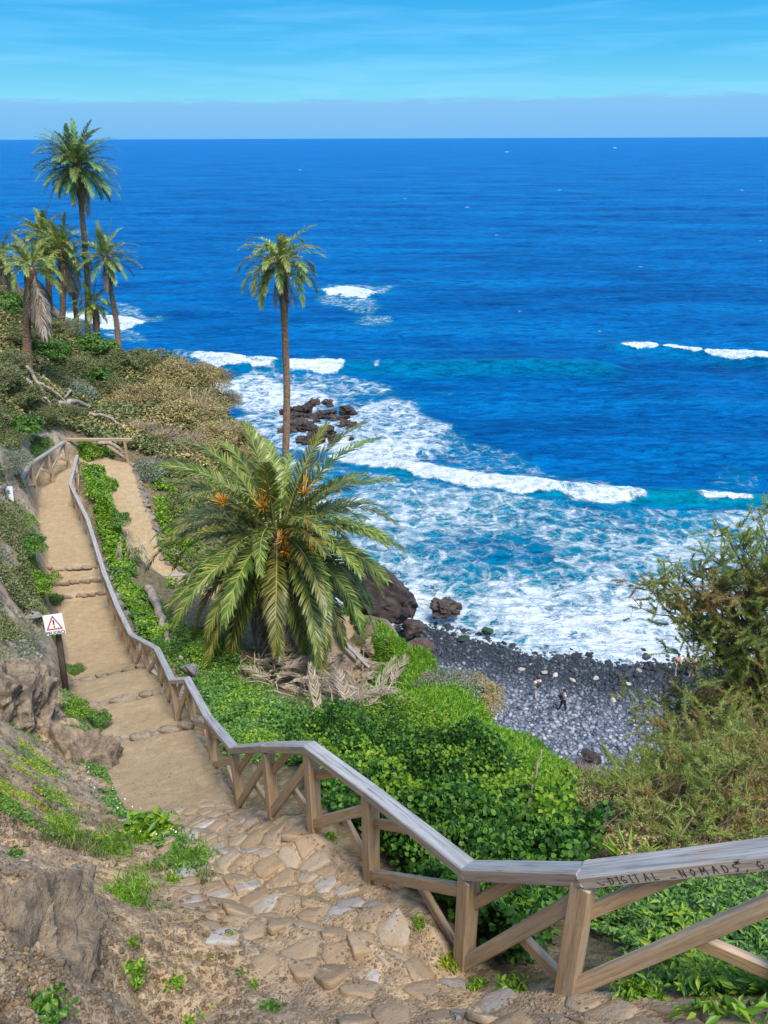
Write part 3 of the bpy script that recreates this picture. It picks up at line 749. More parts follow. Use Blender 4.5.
# nail heads on the joints
# far left fence and the barrier at the bend
LF = [at(10, 492, 25.6), at(18, 482, 26.5), at(30, 463, 28.5), at(47, 452, 30.0), at(64, 441, 31.6)]
f2 = thing('wooden_fence', LF[0]-Vector((0, 0, 1)), label='short timber fence curving along the uphill left edge of the path at its far bend', cat='fence')
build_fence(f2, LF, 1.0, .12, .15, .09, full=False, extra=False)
TF = [at(66, 439.5, 33.2), at(100, 439.5, 33.2), at(132, 439.5, 33.2)]
f3 = thing('wooden_barrier', TF[2]-Vector((0, 0, 1)), label='plain horizontal timber rail on one post closing off the path bend', cat='barrier')
beam('handrail', TF[0], TF[2], .12, .12, .6, f3)
beam('post', TF[2]+Vector((-.35, 0, -1.2)), TF[2]+Vector((-.35, 0, -.062)), .11, .11, .7, f3, upv=(1, 0, 0))
beam('brace', TF[1]+Vector((.3, 0, -.3)), TF[2]+Vector((-.4, .1, -1.0)), .05, .1, .6, f3)
# pale rail beside the lower path
LR = [at(310, 572, 26.3), at(327, 606, 24.3), at(343, 640, 22.3), at(364, 662, 21.2), at(388, 684, 20.2)]
f4 = thing('handrail_fence', LR[2]-Vector((0, 0, 1)), label='thin pale handrail of the lower path, seen right of the big palm', cat='fence')
for a, b in zip(LR[:-1], LR[1:]):
    beam('handrail', a, b, .14, .06, .05, f4, ext=.02)
    beam('lower_rail', a-Vector((0, 0, .38)), b-Vector((0, 0, .38)), .05, .09, .1, f4)
for p in LR[:4]: beam('post', p-Vector((0, 0, 1.25)), p-Vector((0, 0, .032)), .1, .1, .2, f4, upv=(1, 0, 0))
p5 = at(172, 576, 25.2)
f5 = thing('handrail_fence', p5-Vector((0, 0, 1)), label='short grey rail glimpsed at the left edge of the big palm crown', cat='fence')
beam('handrail', p5+Vector((-.3, 0, 0)), p5+Vector((1.6, .2, 0)), .12, .06, .1, f5); beam('post', p5+Vector((.15, 0, -1.1)), p5+Vector((.15, 0, -.032)), .1, .1, .3, f5, upv=(1, 0, 0))
# ================================================================== PALMS
M_frond = leaf_mat('palm_leaflet', (.045, .085, .014), (.14, .195, .030), (.38, .36, .085), .38, .28, .45, .5)
M_frond_far = leaf_mat('palm_leaflet_cool', (.07, .15, .055), (.17, .27, .08), (.36, .38, .14), .4, .28, .45, .5)
M_frond_y = leaf_mat('palm_leaflet_yellow', (.09, .16, .03), (.23, .30, .05), (.46, .44, .13), .4, .35, .4, .4)
M_dead = leaf_mat('dry_leaflet', (.17, .125, .09), (.33, .265, .19), (.47, .41, .33), .7, .15, .2, .4)
M_rachis = mat('frond_stalk', lambda N, nt: principled(N, ramp(N, noise(N, N('ShaderNodeTexCoord').outputs['Object'], 3), [(.3, (.13, .15, .04)), (.7, (.34, .30, .12))]), .5))
M_deadst = mat('dry_stalk', lambda N, nt: principled(N, ramp(N, noise(N, N('ShaderNodeTexCoord').outputs['Object'], 4, 5), [(.3, (.16, .11, .07)), (.7, (.42, .34, .25))]), .8))
M_fruit = mat('date_cluster_orange', lambda N, nt: principled(N, ramp(N, N('ShaderNodeNewGeometry').outputs['Random Per Island'], [(0, (.42, .13, .012)), (.6, (.65, .26, .02)), (1, (.70, .42, .06))]), .5))
def _trunk(N, nt):
    tc = N('ShaderNodeTexCoord').outputs['Object']
    ring = N('ShaderNodeTexWave', bands_direction='Z', ins={'Vector': tc, 'Scale': 4.5, 'Distortion': 3.0, 'Detail': 4, 'Detail Scale': 2.0}).outputs['Fac']
    n_ = noise(N, tc, 5, 6, .65)
    c = ramp(N, n_, [(.3, (.20, .12, .08)), (.55, (.40, .26, .165)), (.75, (.55, .38, .26))])
    c = mix(N, math_(N, 'MULTIPLY', ring, .22), c, (.12, .08, .055))
    return principled(N, c, .9, bump(N, math_(N, 'ADD', ring, n_), 1.0, .06), .1)
M_trunk = mat('palm_bark', _trunk)
def frond_mesh(name, L, elev, bend, nl, lw, ll, seed, m_leaf, m_st, twist=.25, ragged=0.0, droop=.22):
    rg = np.random.default_rng(seed); mb = MB(); ns = 16
    t = np.linspace(0, 1, ns); ang = elev - bend*t**1.3
    seg = L/(ns-1); pts = np.zeros((ns, 3)); tw = rg.uniform(-twist, twist)
    for i in range(1, ns):
        a = (ang[i-1]+ang[i])/2; yaw = tw*t[i]**1.5
        pts[i] = pts[i-1] + seg*np.array([math.cos(a)*math.cos(yaw), math.cos(a)*math.sin(yaw), math.sin(a)])
    mb.tube(pts, np.interp(t, [0, .15, 1], [.045, .026, .004])*L/3.2, 5, 1)
    d = np.gradient(pts, axis=0); d /= np.linalg.norm(d, axis=1)[:, None]
    for sgn in (-1, 1):
        tt = np.linspace(.13, .995, nl) + rg.normal(size=nl)*.003
        if ragged: tt = tt[rg.uniform(size=nl) > ragged]
        k = len(tt); P = np.stack([np.interp(tt, t, pts[:, c]) for c in range(3)], 1)
        D = np.stack([np.interp(tt, t, d[:, c]) for c in range(3)], 1); D /= np.linalg.norm(D, axis=1)[:, None]
        side = np.cross(D, [0, 0, 1.0]); side /= np.linalg.norm(side, axis=1)[:, None]+1e-9
        upn_ = np.cross(side, D)
        prof = np.interp(tt, [.1, .22, .45, .8, 1.0], [.35, .8, 1.0, .75, .38])
        fwd = np.interp(tt, [.1, .6, 1], [.75, 1.25, 2.2])
        ld = side*sgn + D*fwd[:, None] + upn_*(.35+.25*rg.normal(size=k))[:, None] + rg.normal(size=(k, 3))*.10
        ld /= np.linalg.norm(ld, axis=1)[:, None]
        ln = ll*prof*rg.uniform(.85, 1.12, k)
        mid = P + ld*(ln*.55)[:, None]
        tip = P + ld*ln[:, None]; tip[:, 2] -= ln*droop*rg.uniform(.5, 1.3, k); mid[:, 2] -= ln*droop*.15
        wd = np.cross(ld, upn_); wd /= np.linalg.norm(wd, axis=1)[:, None]+1e-9
        w = (lw*.5*np.interp(tt, [0, .2, 1], [.6, 1, .7]))[:, None]
        Vv = np.stack([P-wd*w*.6, P+wd*w*.6, mid-wd*w, mid+wd*w, tip], 1).reshape(-1, 3)
        b = np.arange(k)[:, None]*5
        Fv = np.concatenate([b+np.array([[0, 1, 3]]), b+np.array([[0, 3, 2]]), b+np.array([[2, 3, 4]])])
        mb.add(Vv, Fv, 0)
    return mb.mesh(name, smooth=False, mats=[m_leaf, m_st])
class FrondKit:
    def __init__(s, m_leaf, nl, lw, ll, L=3.0, ragged=0.0, seed=0, bk=.72):
        s.v = []
        # (elevation, bend) families from upright spears to hanging leaves
        for i, (e, b) in enumerate([(e_, b_*bk) for e_, b_ in [(84, 25), (78, 55), (68, 70), (58, 85), (48, 90), (38, 85), (28, 85), (15, 80), (2, 75), (-15, 62), (-32, 48), (-48, 35)]]):
            for q in range(2):
                s.v.append((e, frond_mesh('frond', L*(.85+.1*q), R(e), R(b*(.8+.35*q)), nl, lw, ll, seed+i*7+q, m_leaf, M_rachis, .35, ragged)))
def dead_kit(nl, lw, ll, L=2.6, seed=0, n=5):
    return [frond_mesh('dry_frond', L*(.8+.1*i), R(-58-6*i), R(28-6*i), nl, lw, ll, seed+i, M_dead, M_deadst, .4, .25, .9) for i in range(n)]
def palm(label, base, top, r0, r1, nf, kit, scale, dkit=None, nd=0, dscale=1.0, bend=.3, emin=-30, emax=85, seed=0, group=None, boots=True, dist='palm', dead_ring=.16, crown_r=.12):
    rg = np.random.default_rng(seed)
    root = thing('palm_tree', base, label=label, cat='palm tree', group=group)
    b = np.array([0, 0, -.6]); tp = np.array(Vector(top)-Vector(base)); n_ = 26
    t = np.linspace(0, 1, n_)
    pts = b + (tp-b)*t[:, None]; pts[:, 0] += bend*np.sin(t*math.pi)*.5
    pts += np.c_[fbm(t*4, t*0+seed, 0, 2, seed), fbm(t*4, t*0+seed+9, 0, 2, seed), 0*t]*.06
    rad = r0+(r1-r0)*np.minimum(1, t*1.25); rad = rad*(1+.025*np.sin(t*n_*2.2))
    rad[:2] *= 1.2
    if boots: rad = rad*(1+.55*sstep(.80, .93, t)*(1-.5*sstep(.96, 1, t)))
    mb = MB(); mb.tube(pts, rad, 14)
    link('trunk', mb.mesh('trunk', M_trunk), root)
    ga = 2.39996
    for i in range(nf):
        f = (i+.5)/nf; e = emax-(emax-emin)*f**.85 + rg.uniform(-5, 5)
        k = min(range(len(kit.v)), key=lambda q: abs(kit.v[q][0]-e)+rg.uniform(0, 4))
        az = i*ga + rg.uniform(-.25, .25)
        o = link('frond', kit.v[k][1], root, Vector(tp)+Vector((math.cos(az)*crown_r, math.sin(az)*crown_r, .15-.5*f*scale*.6)), (rg.uniform(-.2, .2), R(kit.v[k][0]-e)*.5, az), scale*rg.uniform(.88, 1.1))
    for i in range(nd):
        az = i*2*math.pi/max(1, nd)*1.0+rg.uniform(-.4, .4)
        o = link('dry_frond', dkit[i % len(dkit)], root, Vector(tp)+Vector((math.cos(az)*dead_ring, math.sin(az)*dead_ring, -.35*dscale-rg.uniform(0, .5)*dscale)), (0, rg.uniform(-.1, .25), az), dscale*rg.uniform(.8, 1.15))
    return root
kitA = FrondKit(M_frond, 96, .040, .46, 3.5, 0, 100, bk=.86)
dkA = dead_kit(44, .04, .42, 2.6, 300)
bp = hit1(285, 668); pb = Vector((at(283, 600, 19.0).x, 19.0, 0)); pb.z = Hs(pb.x, pb.y)
ct = at(277, 536, 19.0)
big = palm('big bushy palm with drooping fronds and orange date stalks just below the fence', pb, ct, .42, .36, 99, kitA, 1.12, dkA, 26, 1.15, .2, -50, 82, 3, boots=False, dead_ring=.30, crown_r=.28)
for i, (u, v, Y) in enumerate([(267, 490, 18.2), (262, 505, 18.1), (306, 490, 18.3), (284, 540, 17.5), (310, 527, 17.8), (312, 545, 17.6), (219, 500, 18.4), (287, 553, 17.5)]):
    rg = np.random.default_rng(50+i); mb = MB(); p0 = np.array(ct - big.location) ; p1 = np.array(at(u, v, Y)-big.location)
    for q in range(30):
        e = p1 + rg.normal(size=3)*np.array([.13, .10, .19]); m = (p0+p1*2)/3+np.array([0, 0, .22])+rg.normal(size=3)*.02
        mb.tube([p1+(p0-p1)*.16, p1+(e-p1)*.3+(p0-p1)*.05, e], [.008, .008, .010], 3)
    link('date_cluster', mb.mesh('date_cluster', M_fruit, False), big)
kitB = FrondKit(M_frond_far, 40, .075, .55, 3.0, 0, 500)
kitC = FrondKit(M_frond_y, 40, .09, .56, 3.0, .05, 700, bk=.95)
dkB = dead_kit(24, .08, .5, 2.4, 800)
def P_(label, ub, vb, Y, ut, vt, r0, r1, nf, kit, sc, nd, ds, **kw):
    base = at(ub, vb, Y); base.z = min(Hs(base.x, base.y)+.1, at(ub, vb, Y).z+6)
    return palm(label, base, at(ut, vt, Y), r0, r1, nf, kit, sc, dkB, nd, ds, **kw)
P_('tallest palm with a full round crown rising above the horizon', 81, 318, 54, 77, 166, .22, .17, 72, kitB, 1.0, 10, .85, emin=-32, seed=11, bend=.5)
P_('solitary slender palm with sparse crown standing before the breaking wave', 277, 450, 44, 281, 262, .24, .19, 34, kitC, .95, 9, .85, emin=-18, emax=70, seed=12, bend=.6)
P_('blue green palm leaning seaward at the right edge of the left cluster', 116, 346, 52, 106, 258, .20, .16, 34, kitB, .80, 8, .65, emin=-30, seed=13, bend=.3)
P_('pale green bushy palm with dry skirt, just left of the tallest trunk', 57, 318, 53, 61, 250, .20, .20, 36, kitC, .80, 18, .80, emin=-20, seed=14)
P_('pale green palm at the back left of the palm cluster, its crown overlapping another', 47, 312, 56, 44, 238, .20, .20, 36, kitC, .84, 10, .75, emin=-20, seed=15)
P_('half dead palm with long hanging brown skirt on the left slope', 27, 372, 38, 31, 268, .24, .18, 20, kitC, .66, 30, .86, emin=-5, emax=82, seed=16, bend=-.3)
P_('low young palm with yellowing fronds at the foot of the tallest palm', 92, 330, 52, 93, 305, .25, .22, 22, kitC, .62, 8, .45, emin=-25, seed=17)
P_('brown skirted palm at the far left edge of the photo beyond the slope', -6, 300, 50, 2, 258, .20, .18, 22, kitC, .66, 14, .7, emin=-20, seed=18)
P_('slim palm half hidden behind the tallest palm trunk', 72, 318, 57, 70, 272, .18, .16, 24, kitB, .66, 8, .7, emin=-25, seed=19)
# ================================================================== PLANTS
def leaves_mesh(name, P, size, m, seed=0, up=.6, aspect=.55, blade=False, fold=.25, normals=None, rnd=False):
    """one small folded leaf at each point"""
    rg = np.random.default_rng(seed); n_ = len(P); size = np.broadcast_to(size, (n_,))*rg.uniform(.65, 1.25, n_)
    if blade:
        d = rg.normal(size=(n_, 3))*.45 + np.array([0, 0, 1.0]); d /= np.linalg.norm(d, axis=1)[:, None]
        s = np.cross(d, rg.normal(size=(n_, 3))); s /= np.linalg.norm(s, axis=1)[:, None]
        w = (size*aspect*.5)[:, None]; L = size[:, None]
        bend = rg.normal(size=(n_, 3))*.25; bend[:, 2] = -abs(bend[:, 2])
        Vv = np.stack([P-s*w, P+s*w, P+d*L*.6+s*w*.8, P+d*L*.6-s*w*.8, P+d*L+bend*L], 1).reshape(-1, 3)
        b = np.arange(n_)[:, None]*5
        F_ = np.concatenate([b+[[0, 1, 2]], b+[[0, 2, 3]], b+[[3, 2, 4]]])
        return mesh_np(name, Vv, F_, m)
    nn = rg.normal(size=(n_, 3)) + np.array([0, 0, 1.0])*up*2
    if normals is not None: nn = nn + normals*1.2
    nn /= np.linalg.norm(nn, axis=1)[:, None]
    d = np.cross(nn, rg.normal(size=(n_, 3))); d /= np.linalg.norm(d, axis=1)[:, None]
    s = np.cross(nn, d); L = size[:, None]; w = (size*aspect*.5)[:, None]
    a = P-d*L*.5; c = P+d*L*.5 - nn*L*.15
    l = P-d*L*.05+s*w+nn*L*fold*.4; r_ = P-d*L*.05-s*w+nn*L*fold*.4
    if rnd:      # rounder leaf of six corners round a midrib
        q = [a, P-d*L*.28+s*w*.95+nn*L*fold*.35, P+d*L*.22+s*w*.85+nn*L*fold*.25, c, P+d*L*.22-s*w*.85+nn*L*fold*.25, P-d*L*.28-s*w*.95+nn*L*fold*.35]
        Vv = np.stack(q, 1).reshape(-1, 3); b = np.arange(n_)[:, None]*6
        return mesh_np(name, Vv, np.concatenate([b+[[0, 3, 2]], b+[[0, 2, 1]], b+[[0, 4, 3]], b+[[0, 5, 4]]]), m)
    Vv = np.stack([a, l, c, r_], 1).reshape(-1, 3); b = np.arange(n_)[:, None]*4
    F_ = np.concatenate([b+[[0, 3, 2]], b+[[0, 2, 1]]])
    return mesh_np(name, Vv, F_, m)
LM = {
 'ivy': leaf_mat('broad_leaf_dark', (.007, .030, .006), (.027, .10, .012), (.13, .26, .03), .5, .35, .2),
 'bright': leaf_mat('bright_leaf', (.05, .13, .010), (.13, .28, .016), (.32, .44, .035), .4, .35, .4),
 'mid': leaf_mat('mid_leaf', (.03, .08, .014), (.07, .18, .022), (.17, .31, .04), .4, .3, .4),
 'lime': leaf_mat('lime_leaf', (.13, .20, .010), (.26, .36, .02), (.45, .46, .04), .5, .35, .3),
 'grass': leaf_mat('grass_blade', (.06, .17, .012), (.14, .31, .02), (.28, .44, .04), .5, .35, .3),
 'dry': leaf_mat('dry_olive_leaf', (.16, .14, .05), (.34, .285, .11), (.54, .44, .20), .7, .25, .2),
 'scrub': leaf_mat('scrub_leaf', (.055, .08, .025), (.135, .165, .055), (.28, .27, .12), .6, .25, .25),
 'sage': leaf_mat('sage_leaf', (0.070, 0.105, 0.070), (0.168, 0.210, 0.140), (0.350, 0.392, 0.280), .6, .25, .25),
 'twig': leaf_mat('dry_twig', (0.091, 0.065, 0.046), (0.221, 0.163, 0.117), (0.429, 0.338, 0.247), .8, .0, .2),
 'yell': leaf_mat('yellow_green_leaf', (.04, .11, .008), (.11, .24, .015), (.26, .35, .03), .5, .35, .2),
 'flower': leaf_mat('small_white_petal', (.7, .7, .66), (.8, .8, .76), (.85, .85, .82), .6, .2, .2),
 'yellow': leaf_mat('small_yellow_petal', (.7, .5, .02), (.8, .6, .03), (.85, .68, .05), .6, .2, .2)}
def _tam(N, nt):
    pos = N('ShaderNodeNewGeometry').outputs['Position']; rr = N('ShaderNodeNewGeometry').outputs['Random Per Island']
    g = ramp(N, rr, [(0, (.17, .24, .05)), (.5, (.34, .42, .10)), (1, (.50, .54, .18))])
    b = ramp(N, rr, [(0, (.22, .15, .06)), (.5, (.40, .28, .11)), (1, (.55, .42, .18))])
    k = N('ShaderNodeMapRange', ins={0: noise(N, pos, 1.1, 5, .6), 1: .47, 2: .62}).outputs[0]
    c = mix(N, k, g, b)
    return N('ShaderNodeMixShader', ins={0: .5, 1: principled(N, c, .6, spec=.2), 2: N('ShaderNodeBsdfTranslucent', ins={'Color': c}).outputs[0]}).outputs[0]
LM['tam'] = mat('tamarisk_needle', _tam)
def poly_sample(poly, n_, rg):
    poly = np.array(poly, float); lo, hi = poly.min(0), poly.max(0); out = []
    tot = 0
    while tot < n_:
        p = rg.uniform(lo, hi, size=(n_*2, 2)); ins_ = np.zeros(len(p), bool); j = len(poly)-1
        for i in range(len(poly)):
            xi, yi = poly[i]; xj, yj = poly[j]
            c = ((yi > p[:, 1]) != (yj > p[:, 1])) & (p[:, 0] < (xj-xi)*(p[:, 1]-yi)/(yj-yi+1e-12)+xi)
            ins_ ^= c; j = i
        out.append(p[ins_]); tot += ins_.sum()
    return np.concatenate(out)[:n_]
PD = lambda x, y: np.minimum(along(PATH, x, y)[0]/along(PATH, x, y)[2], along(LOW, x, y)[0]/along(LOW, x, y)[2])
def cover(name, label, cat, poly, n_, kind, size, hmax, lump=.8, seed=0, thr=-1.0, up=.6, aspect=.55, blade=False, keep_off=True, patch_s=1.0, extra=None, depth=.55):
    """leaf carpet over the ground; hmax is the height of its mounds in metres"""
    rg = np.random.default_rng(seed)
    uv = poly_sample(poly, n_, rg); P, ok = hit(uv[:, 0], uv[:, 1]); P = P[ok]
    P[:, 0] += rg.normal(size=len(P))*.05; P[:, 1] += rg.normal(size=len(P))*.12; 
    m = fbm(P[:, 0]*1.3/patch_s, P[:, 1]*1.3/patch_s, 0, 3, seed+200) > thr
    if keep_off:
        m &= (PD(P[:, 0], P[:, 1]) > 1.02) | (P[:, 1] < 6.9)
        fxx = np.interp(P[:, 1], [p.y for p in RP], [p.x for p in RP]); m &= ~((np.abs(P[:, 0]-fxx+.12) < .2) & (P[:, 1] < 9))
    P = P[m]
    hl = np.clip(.5+.75*fbm(P[:, 0]/lump, P[:, 1]/lump, 0, 3, seed+100), 0.02, 1.2)
    edge_ = 1.0
    z = hmax*hl*(1-depth*rg.uniform(0, 1, len(P))**1.6)
    P[:, 2] = H(P[:, 0], P[:, 1]) + z
    e = .15
    gxn = hmax*(fbm((P[:, 0]+e)/lump, P[:, 1]/lump, 0, 3, seed+100)-fbm((P[:, 0]-e)/lump, P[:, 1]/lump, 0, 3, seed+100))/(2*e)*.75
    gyn = hmax*(fbm(P[:, 0]/lump, (P[:, 1]+e)/lump, 0, 3, seed+100)-fbm(P[:, 0]/lump, (P[:, 1]-e)/lump, 0, 3, seed+100))/(2*e)*.75
    nrm_ = np.stack([-gxn, -gyn, np.ones(len(P))], 1); nrm_ /= np.linalg.norm(nrm_, axis=1)[:, None]
    me = leaves_mesh(name, P, size, LM[kind], seed, up, aspect, blade, normals=nrm_, rnd=aspect > .65)
    return tag(link(name, me), label, cat, kind='stuff')
# -- thicket right below the fence
cover('leafy_thicket', 'dense dark green broad-leaved thicket directly behind the near fence', 'bushes',
      [(285, 745), (345, 728), (410, 735), (470, 765), (530, 812), (595, 855), (560, 905), (520, 965), (440, 905), (380, 850), (320, 800)], 80000, 'ivy', .050, 1.05, .7, 1, up=.15, aspect=.85, depth=.85)
cover('leafy_thicket', 'lighter yellow green leafy cover along the top edge of the thicket', 'bushes',
      [(300, 750), (345, 720), (380, 705), (420, 715), (480, 755), (535, 805), (500, 805), (440, 775), (380, 765), (330, 770)], 26000, 'yell', .052, .85, .6, 2, thr=-.3, up=.3, aspect=.7, depth=.7)
cover('grass', 'bright green grassy slope edge above the pebble beach', 'grass',
      [(378, 622), (400, 640), (430, 655), (500, 685), (545, 725), (580, 765), (575, 805), (520, 800), (460, 755), (400, 718), (380, 700), (375, 650)], 60000, 'grass', .17, .16, 1.0, 3, aspect=.16, blade=True, thr=-.6)
cover('ground_cover', 'bright low leaves between the fence and the big palm', 'ground cover',
      [(165, 640), (185, 625), (215, 650), (245, 690), (300, 720), (340, 740), (330, 770), (235, 760), (215, 712), (190, 672)], 17000, 'mid', .07, .32, .7, 4, thr=-.12)
cover('ground_cover', 'light green leaf patches among the dark leaves below the big palm', 'ground cover',
      [(175, 640), (215, 660), (250, 700), (330, 735), (320, 765), (240, 745), (205, 700)], 7000, 'bright', .07, .36, .7, 5, thr=.05)
cover('ground_cover', 'green succulent strip between the two dirt paths', 'ground cover',
      [(78, 445), (110, 450), (108, 480), (118, 520), (130, 560), (128, 590), (150, 600), (170, 640), (150, 650), (118, 590), (100, 530), (84, 480)], 13000, 'bright', .12, .55, .9, 6, thr=-.25)
cover('ground_cover', 'dark green leaves between the two dirt paths', 'ground cover',
      [(80, 445), (115, 455), (112, 500), (130, 560), (150, 610), (170, 650), (140, 640), (112, 570), (90, 500)], 9000, 'mid', .12, .45, .9, 7, thr=-.2)
cover('ground_cover', 'green plants along the outer edge of the lower path', 'ground cover',
      [(150, 470), (175, 490), (200, 540), (200, 580), (170, 590), (160, 540)], 6000, 'bright', .13, .4, .9, 8, thr=-.2)
cover('ground_cover', 'plants right of the thin handrail above the lawn', 'ground cover',
      [(320, 575), (345, 590), (385, 650), (400, 700), (380, 700), (350, 640)], 6000, 'mid', .10, .35, .8, 9, thr=-.3)
cover('ground_cover', 'lance-leaved weeds covering the ground beyond the nearest railing', 'weeds',
      [(560, 900), (640, 880), (768, 860), (860, 850), (1250, 820), (1300, 1100), (1050, 1120), (880, 1010), (760, 1005), (690, 1010), (650, 965), (600, 940)], 30000, 'mid', .075, .20, .6, 10, up=.7, aspect=.34, thr=-.6)
cover('ground_cover', 'bright lance-shaped leaves at the bottom right corner under the brace', 'weeds',
      [(640, 930), (768, 900), (880, 900), (880, 1010), (760, 1010), (690, 1015), (650, 975)], 3400, 'bright', .095, .26, .5, 11, up=.7, aspect=.32, thr=-.2)
cover('ground_cover', 'fine feathery herbs between the two nearest posts', 'weeds',
      [(500, 880), (590, 880), (680, 890), (640, 930), (590, 945), (520, 960), (490, 930)], 16000, 'mid', .035, .30, .4, 12, up=.3, aspect=.3, thr=-.3)
cover('dry_scrub', 'brownish dry stems and leaves on the slope under the tamarisk', 'dry scrub',
      [(560, 770), (600, 790), (700, 800), (800, 780), (1150, 760), (1200, 840), (860, 845), (700, 850), (620, 870), (590, 850)], 26000, 'dry', .06, .35, .8, 13, up=.2, aspect=.3, thr=-.4)
cover('dry_scrub', 'green grey scrub on the slope under the tamarisk', 'scrub',
      [(600, 780), (860, 770), (860, 850), (640, 860), (590, 830)], 9000, 'scrub', .07, .4, .8, 14, up=.3, aspect=.4, thr=-.2)
cover('ground_cover', 'lime yellow low succulents on the rock ledge at the left edge', 'ground cover',
      [(-20, 705), (20, 715), (50, 760), (80, 810), (115, 850), (60, 835), (20, 815), (-20, 810)], 12000, 'lime', .030, .05, .4, 15, up=1.0, aspect=.6, thr=.02, patch_s=.5)
cover('ground_cover', 'green low plants on the rock ledge at the left edge', 'ground cover',
      [(-20, 700), (15, 705), (50, 750), (70, 790), (110, 850), (40, 835), (-20, 800)], 8000, 'mid', .032, .08, .4, 16, up=.8, aspect=.5, thr=.08, patch_s=.5)
cover('ground_cover', 'low green plants along the path edge below the rock outcrop', 'ground cover',
      [(64, 690), (82, 700), (112, 740), (118, 770), (132, 800), (175, 835), (200, 870), (165, 862), (125, 830), (100, 790), (85, 760), (66, 720)], 12000, 'mid', .042, .16, .4, 17, thr=-.22, up=.5)
cover('ground_cover', 'green clumps along the left edge of the walkway above the steps', 'ground cover',
      [(30, 500), (45, 520), (48, 580), (66, 612), (70, 680), (58, 660), (40, 600), (22, 560)], 6000, 'bright', .10, .22, .6, 18, thr=.0)
cover('scrub', 'grey green scrub on the slope left of the path', 'scrub',
      [(-30, 420), (15, 430), (24, 480), (30, 540), (42, 600), (48, 640), (20, 640), (-30, 640)], 22000, 'scrub', .085, .40, 1.0, 19, thr=-.15)
cover('scrub', 'dry straw tufts on the slope left of the path', 'scrub',
      [(-30, 480), (20, 490), (40, 600), (55, 680), (20, 700), (-30, 690)], 9000, 'dry', .09, .25, .8, 20, thr=-.02, blade=True, aspect=.1)
cover('scrub', 'sage coloured plants on the slope left of the path', 'scrub',
      [(-30, 500), (20, 500), (40, 600), (50, 640), (0, 700), (-30, 700)], 7000, 'sage', .07, .25, .8, 21, thr=.1)
cover('scrub', 'low dark scrub covering the far left hill', 'scrub',
      [(-60, 285), (0, 290), (50, 315), (100, 345), (150, 352), (225, 365), (250, 430), (280, 470), (200, 470), (140, 455), (60, 430), (0, 440), (-60, 440)], 46000, 'scrub', .20, .55, 2.0, 22)
cover('scrub', 'straw coloured scrub patches on the far shoulder above the cliff', 'scrub',
      [(-60, 300), (50, 325), (100, 355), (225, 370), (262, 440), (285, 480), (190, 470), (120, 445), (60, 420), (-60, 430)], 22000, 'dry', .18, .5, 2.0, 23, thr=.0)
cover('scrub', 'low olive scrub on the slope between the lower path and the cliff edge', 'scrub',
      [(165, 450), (250, 440), (300, 470), (300, 590), (230, 590), (170, 560)], 15000, 'scrub', .12, .40, 1.0, 24, thr=-.3)
cover('grass', 'thin green grass on the slope between the lower path and the cliff edge', 'grass',
      [(160, 470), (220, 450), (300, 520), (300, 590), (200, 585), (165, 540)], 9000, 'grass', .2, .15, 1.0, 25, aspect=.2, blade=True, thr=-.1)
cover('ground_cover', 'dull green herbs on the bank under the outer side of the fence', 'ground cover',
      [(120, 580), (160, 600), (200, 640), (250, 700), (300, 740), (230, 755), (195, 690), (150, 640)], 13000, 'mid', .08, .28, .7, 26, thr=-.45)
cover('ground_cover', 'green plants around and under the heap of dead fronds', 'ground cover',
      [(220, 650), (400, 660), (400, 720), (330, 745), (240, 720)], 7000, 'mid', .09, .30, .7, 27, thr=-.1)
cover('grass', 'olive grass tussocks strung along the top of the near dirt bank', 'grass',
      [(40, 800), (80, 810), (130, 830), (200, 860), (212, 885), (160, 880), (100, 862), (50, 850)], 9000, 'scrub', .075, .04, .3, 28, aspect=.10, blade=True, thr=.0, patch_s=.35)
cover('ground_cover', 'yellowing broad leaves growing in patches over the thicket behind the fence', 'bushes',
      [(300, 760), (380, 730), (480, 770), (570, 830), (560, 890), (500, 920), (400, 850)], 9000, 'yell', .055, 1.12, .7, 29, thr=.10, up=.3, aspect=.7, depth=.35)
# -- individual shrubs
def shrub_mesh(nm, n_, kind, seed, leaf, tw=260, aspect=.4, up=.3):
    rg = np.random.default_rng(seed)
    th = rg.uniform(0, 2*math.pi, n_); ph = np.arccos(rg.uniform(-.15, 1, n_))
    d = np.stack([np.sin(ph)*np.cos(th), np.sin(ph)*np.sin(th), np.cos(ph)], 1)
    rr = (.78+.5*fbm(d[:, 0]*2.2+seed, d[:, 1]*2.2, d[:, 2]*2.2, 4, seed))*(1-.45*rg.uniform(0, 1, n_)**2.2)
    P = d*rr[:, None]*np.array([1, 1, .72])
    me1 = leaves_mesh(nm, P, leaf, LM[kind], seed, up, aspect, normals=d)
    mb = MB()
    for i in range(tw):
        a = rg.uniform(0, 2*math.pi); e = math.acos(rg.uniform(0, 1)); dd_ = np.array([math.sin(e)*math.cos(a), math.sin(e)*math.sin(a), math.cos(e)*.72])
        r1 = rg.uniform(.75, 1.12)*(.78+.5*float(fbm(dd_[0]*2.2+seed, dd_[1]*2.2, dd_[2]/.72*2.2, 4, seed)))
        mid = dd_*r1*.5+rg.normal(size=3)*.06
        mb.tube([dd_*.05, mid, dd_*r1+rg.normal(size=3)*.04], [.014, .009, .004], 3)
    return me1, mb.mesh('twigs', LM['twig'], False)
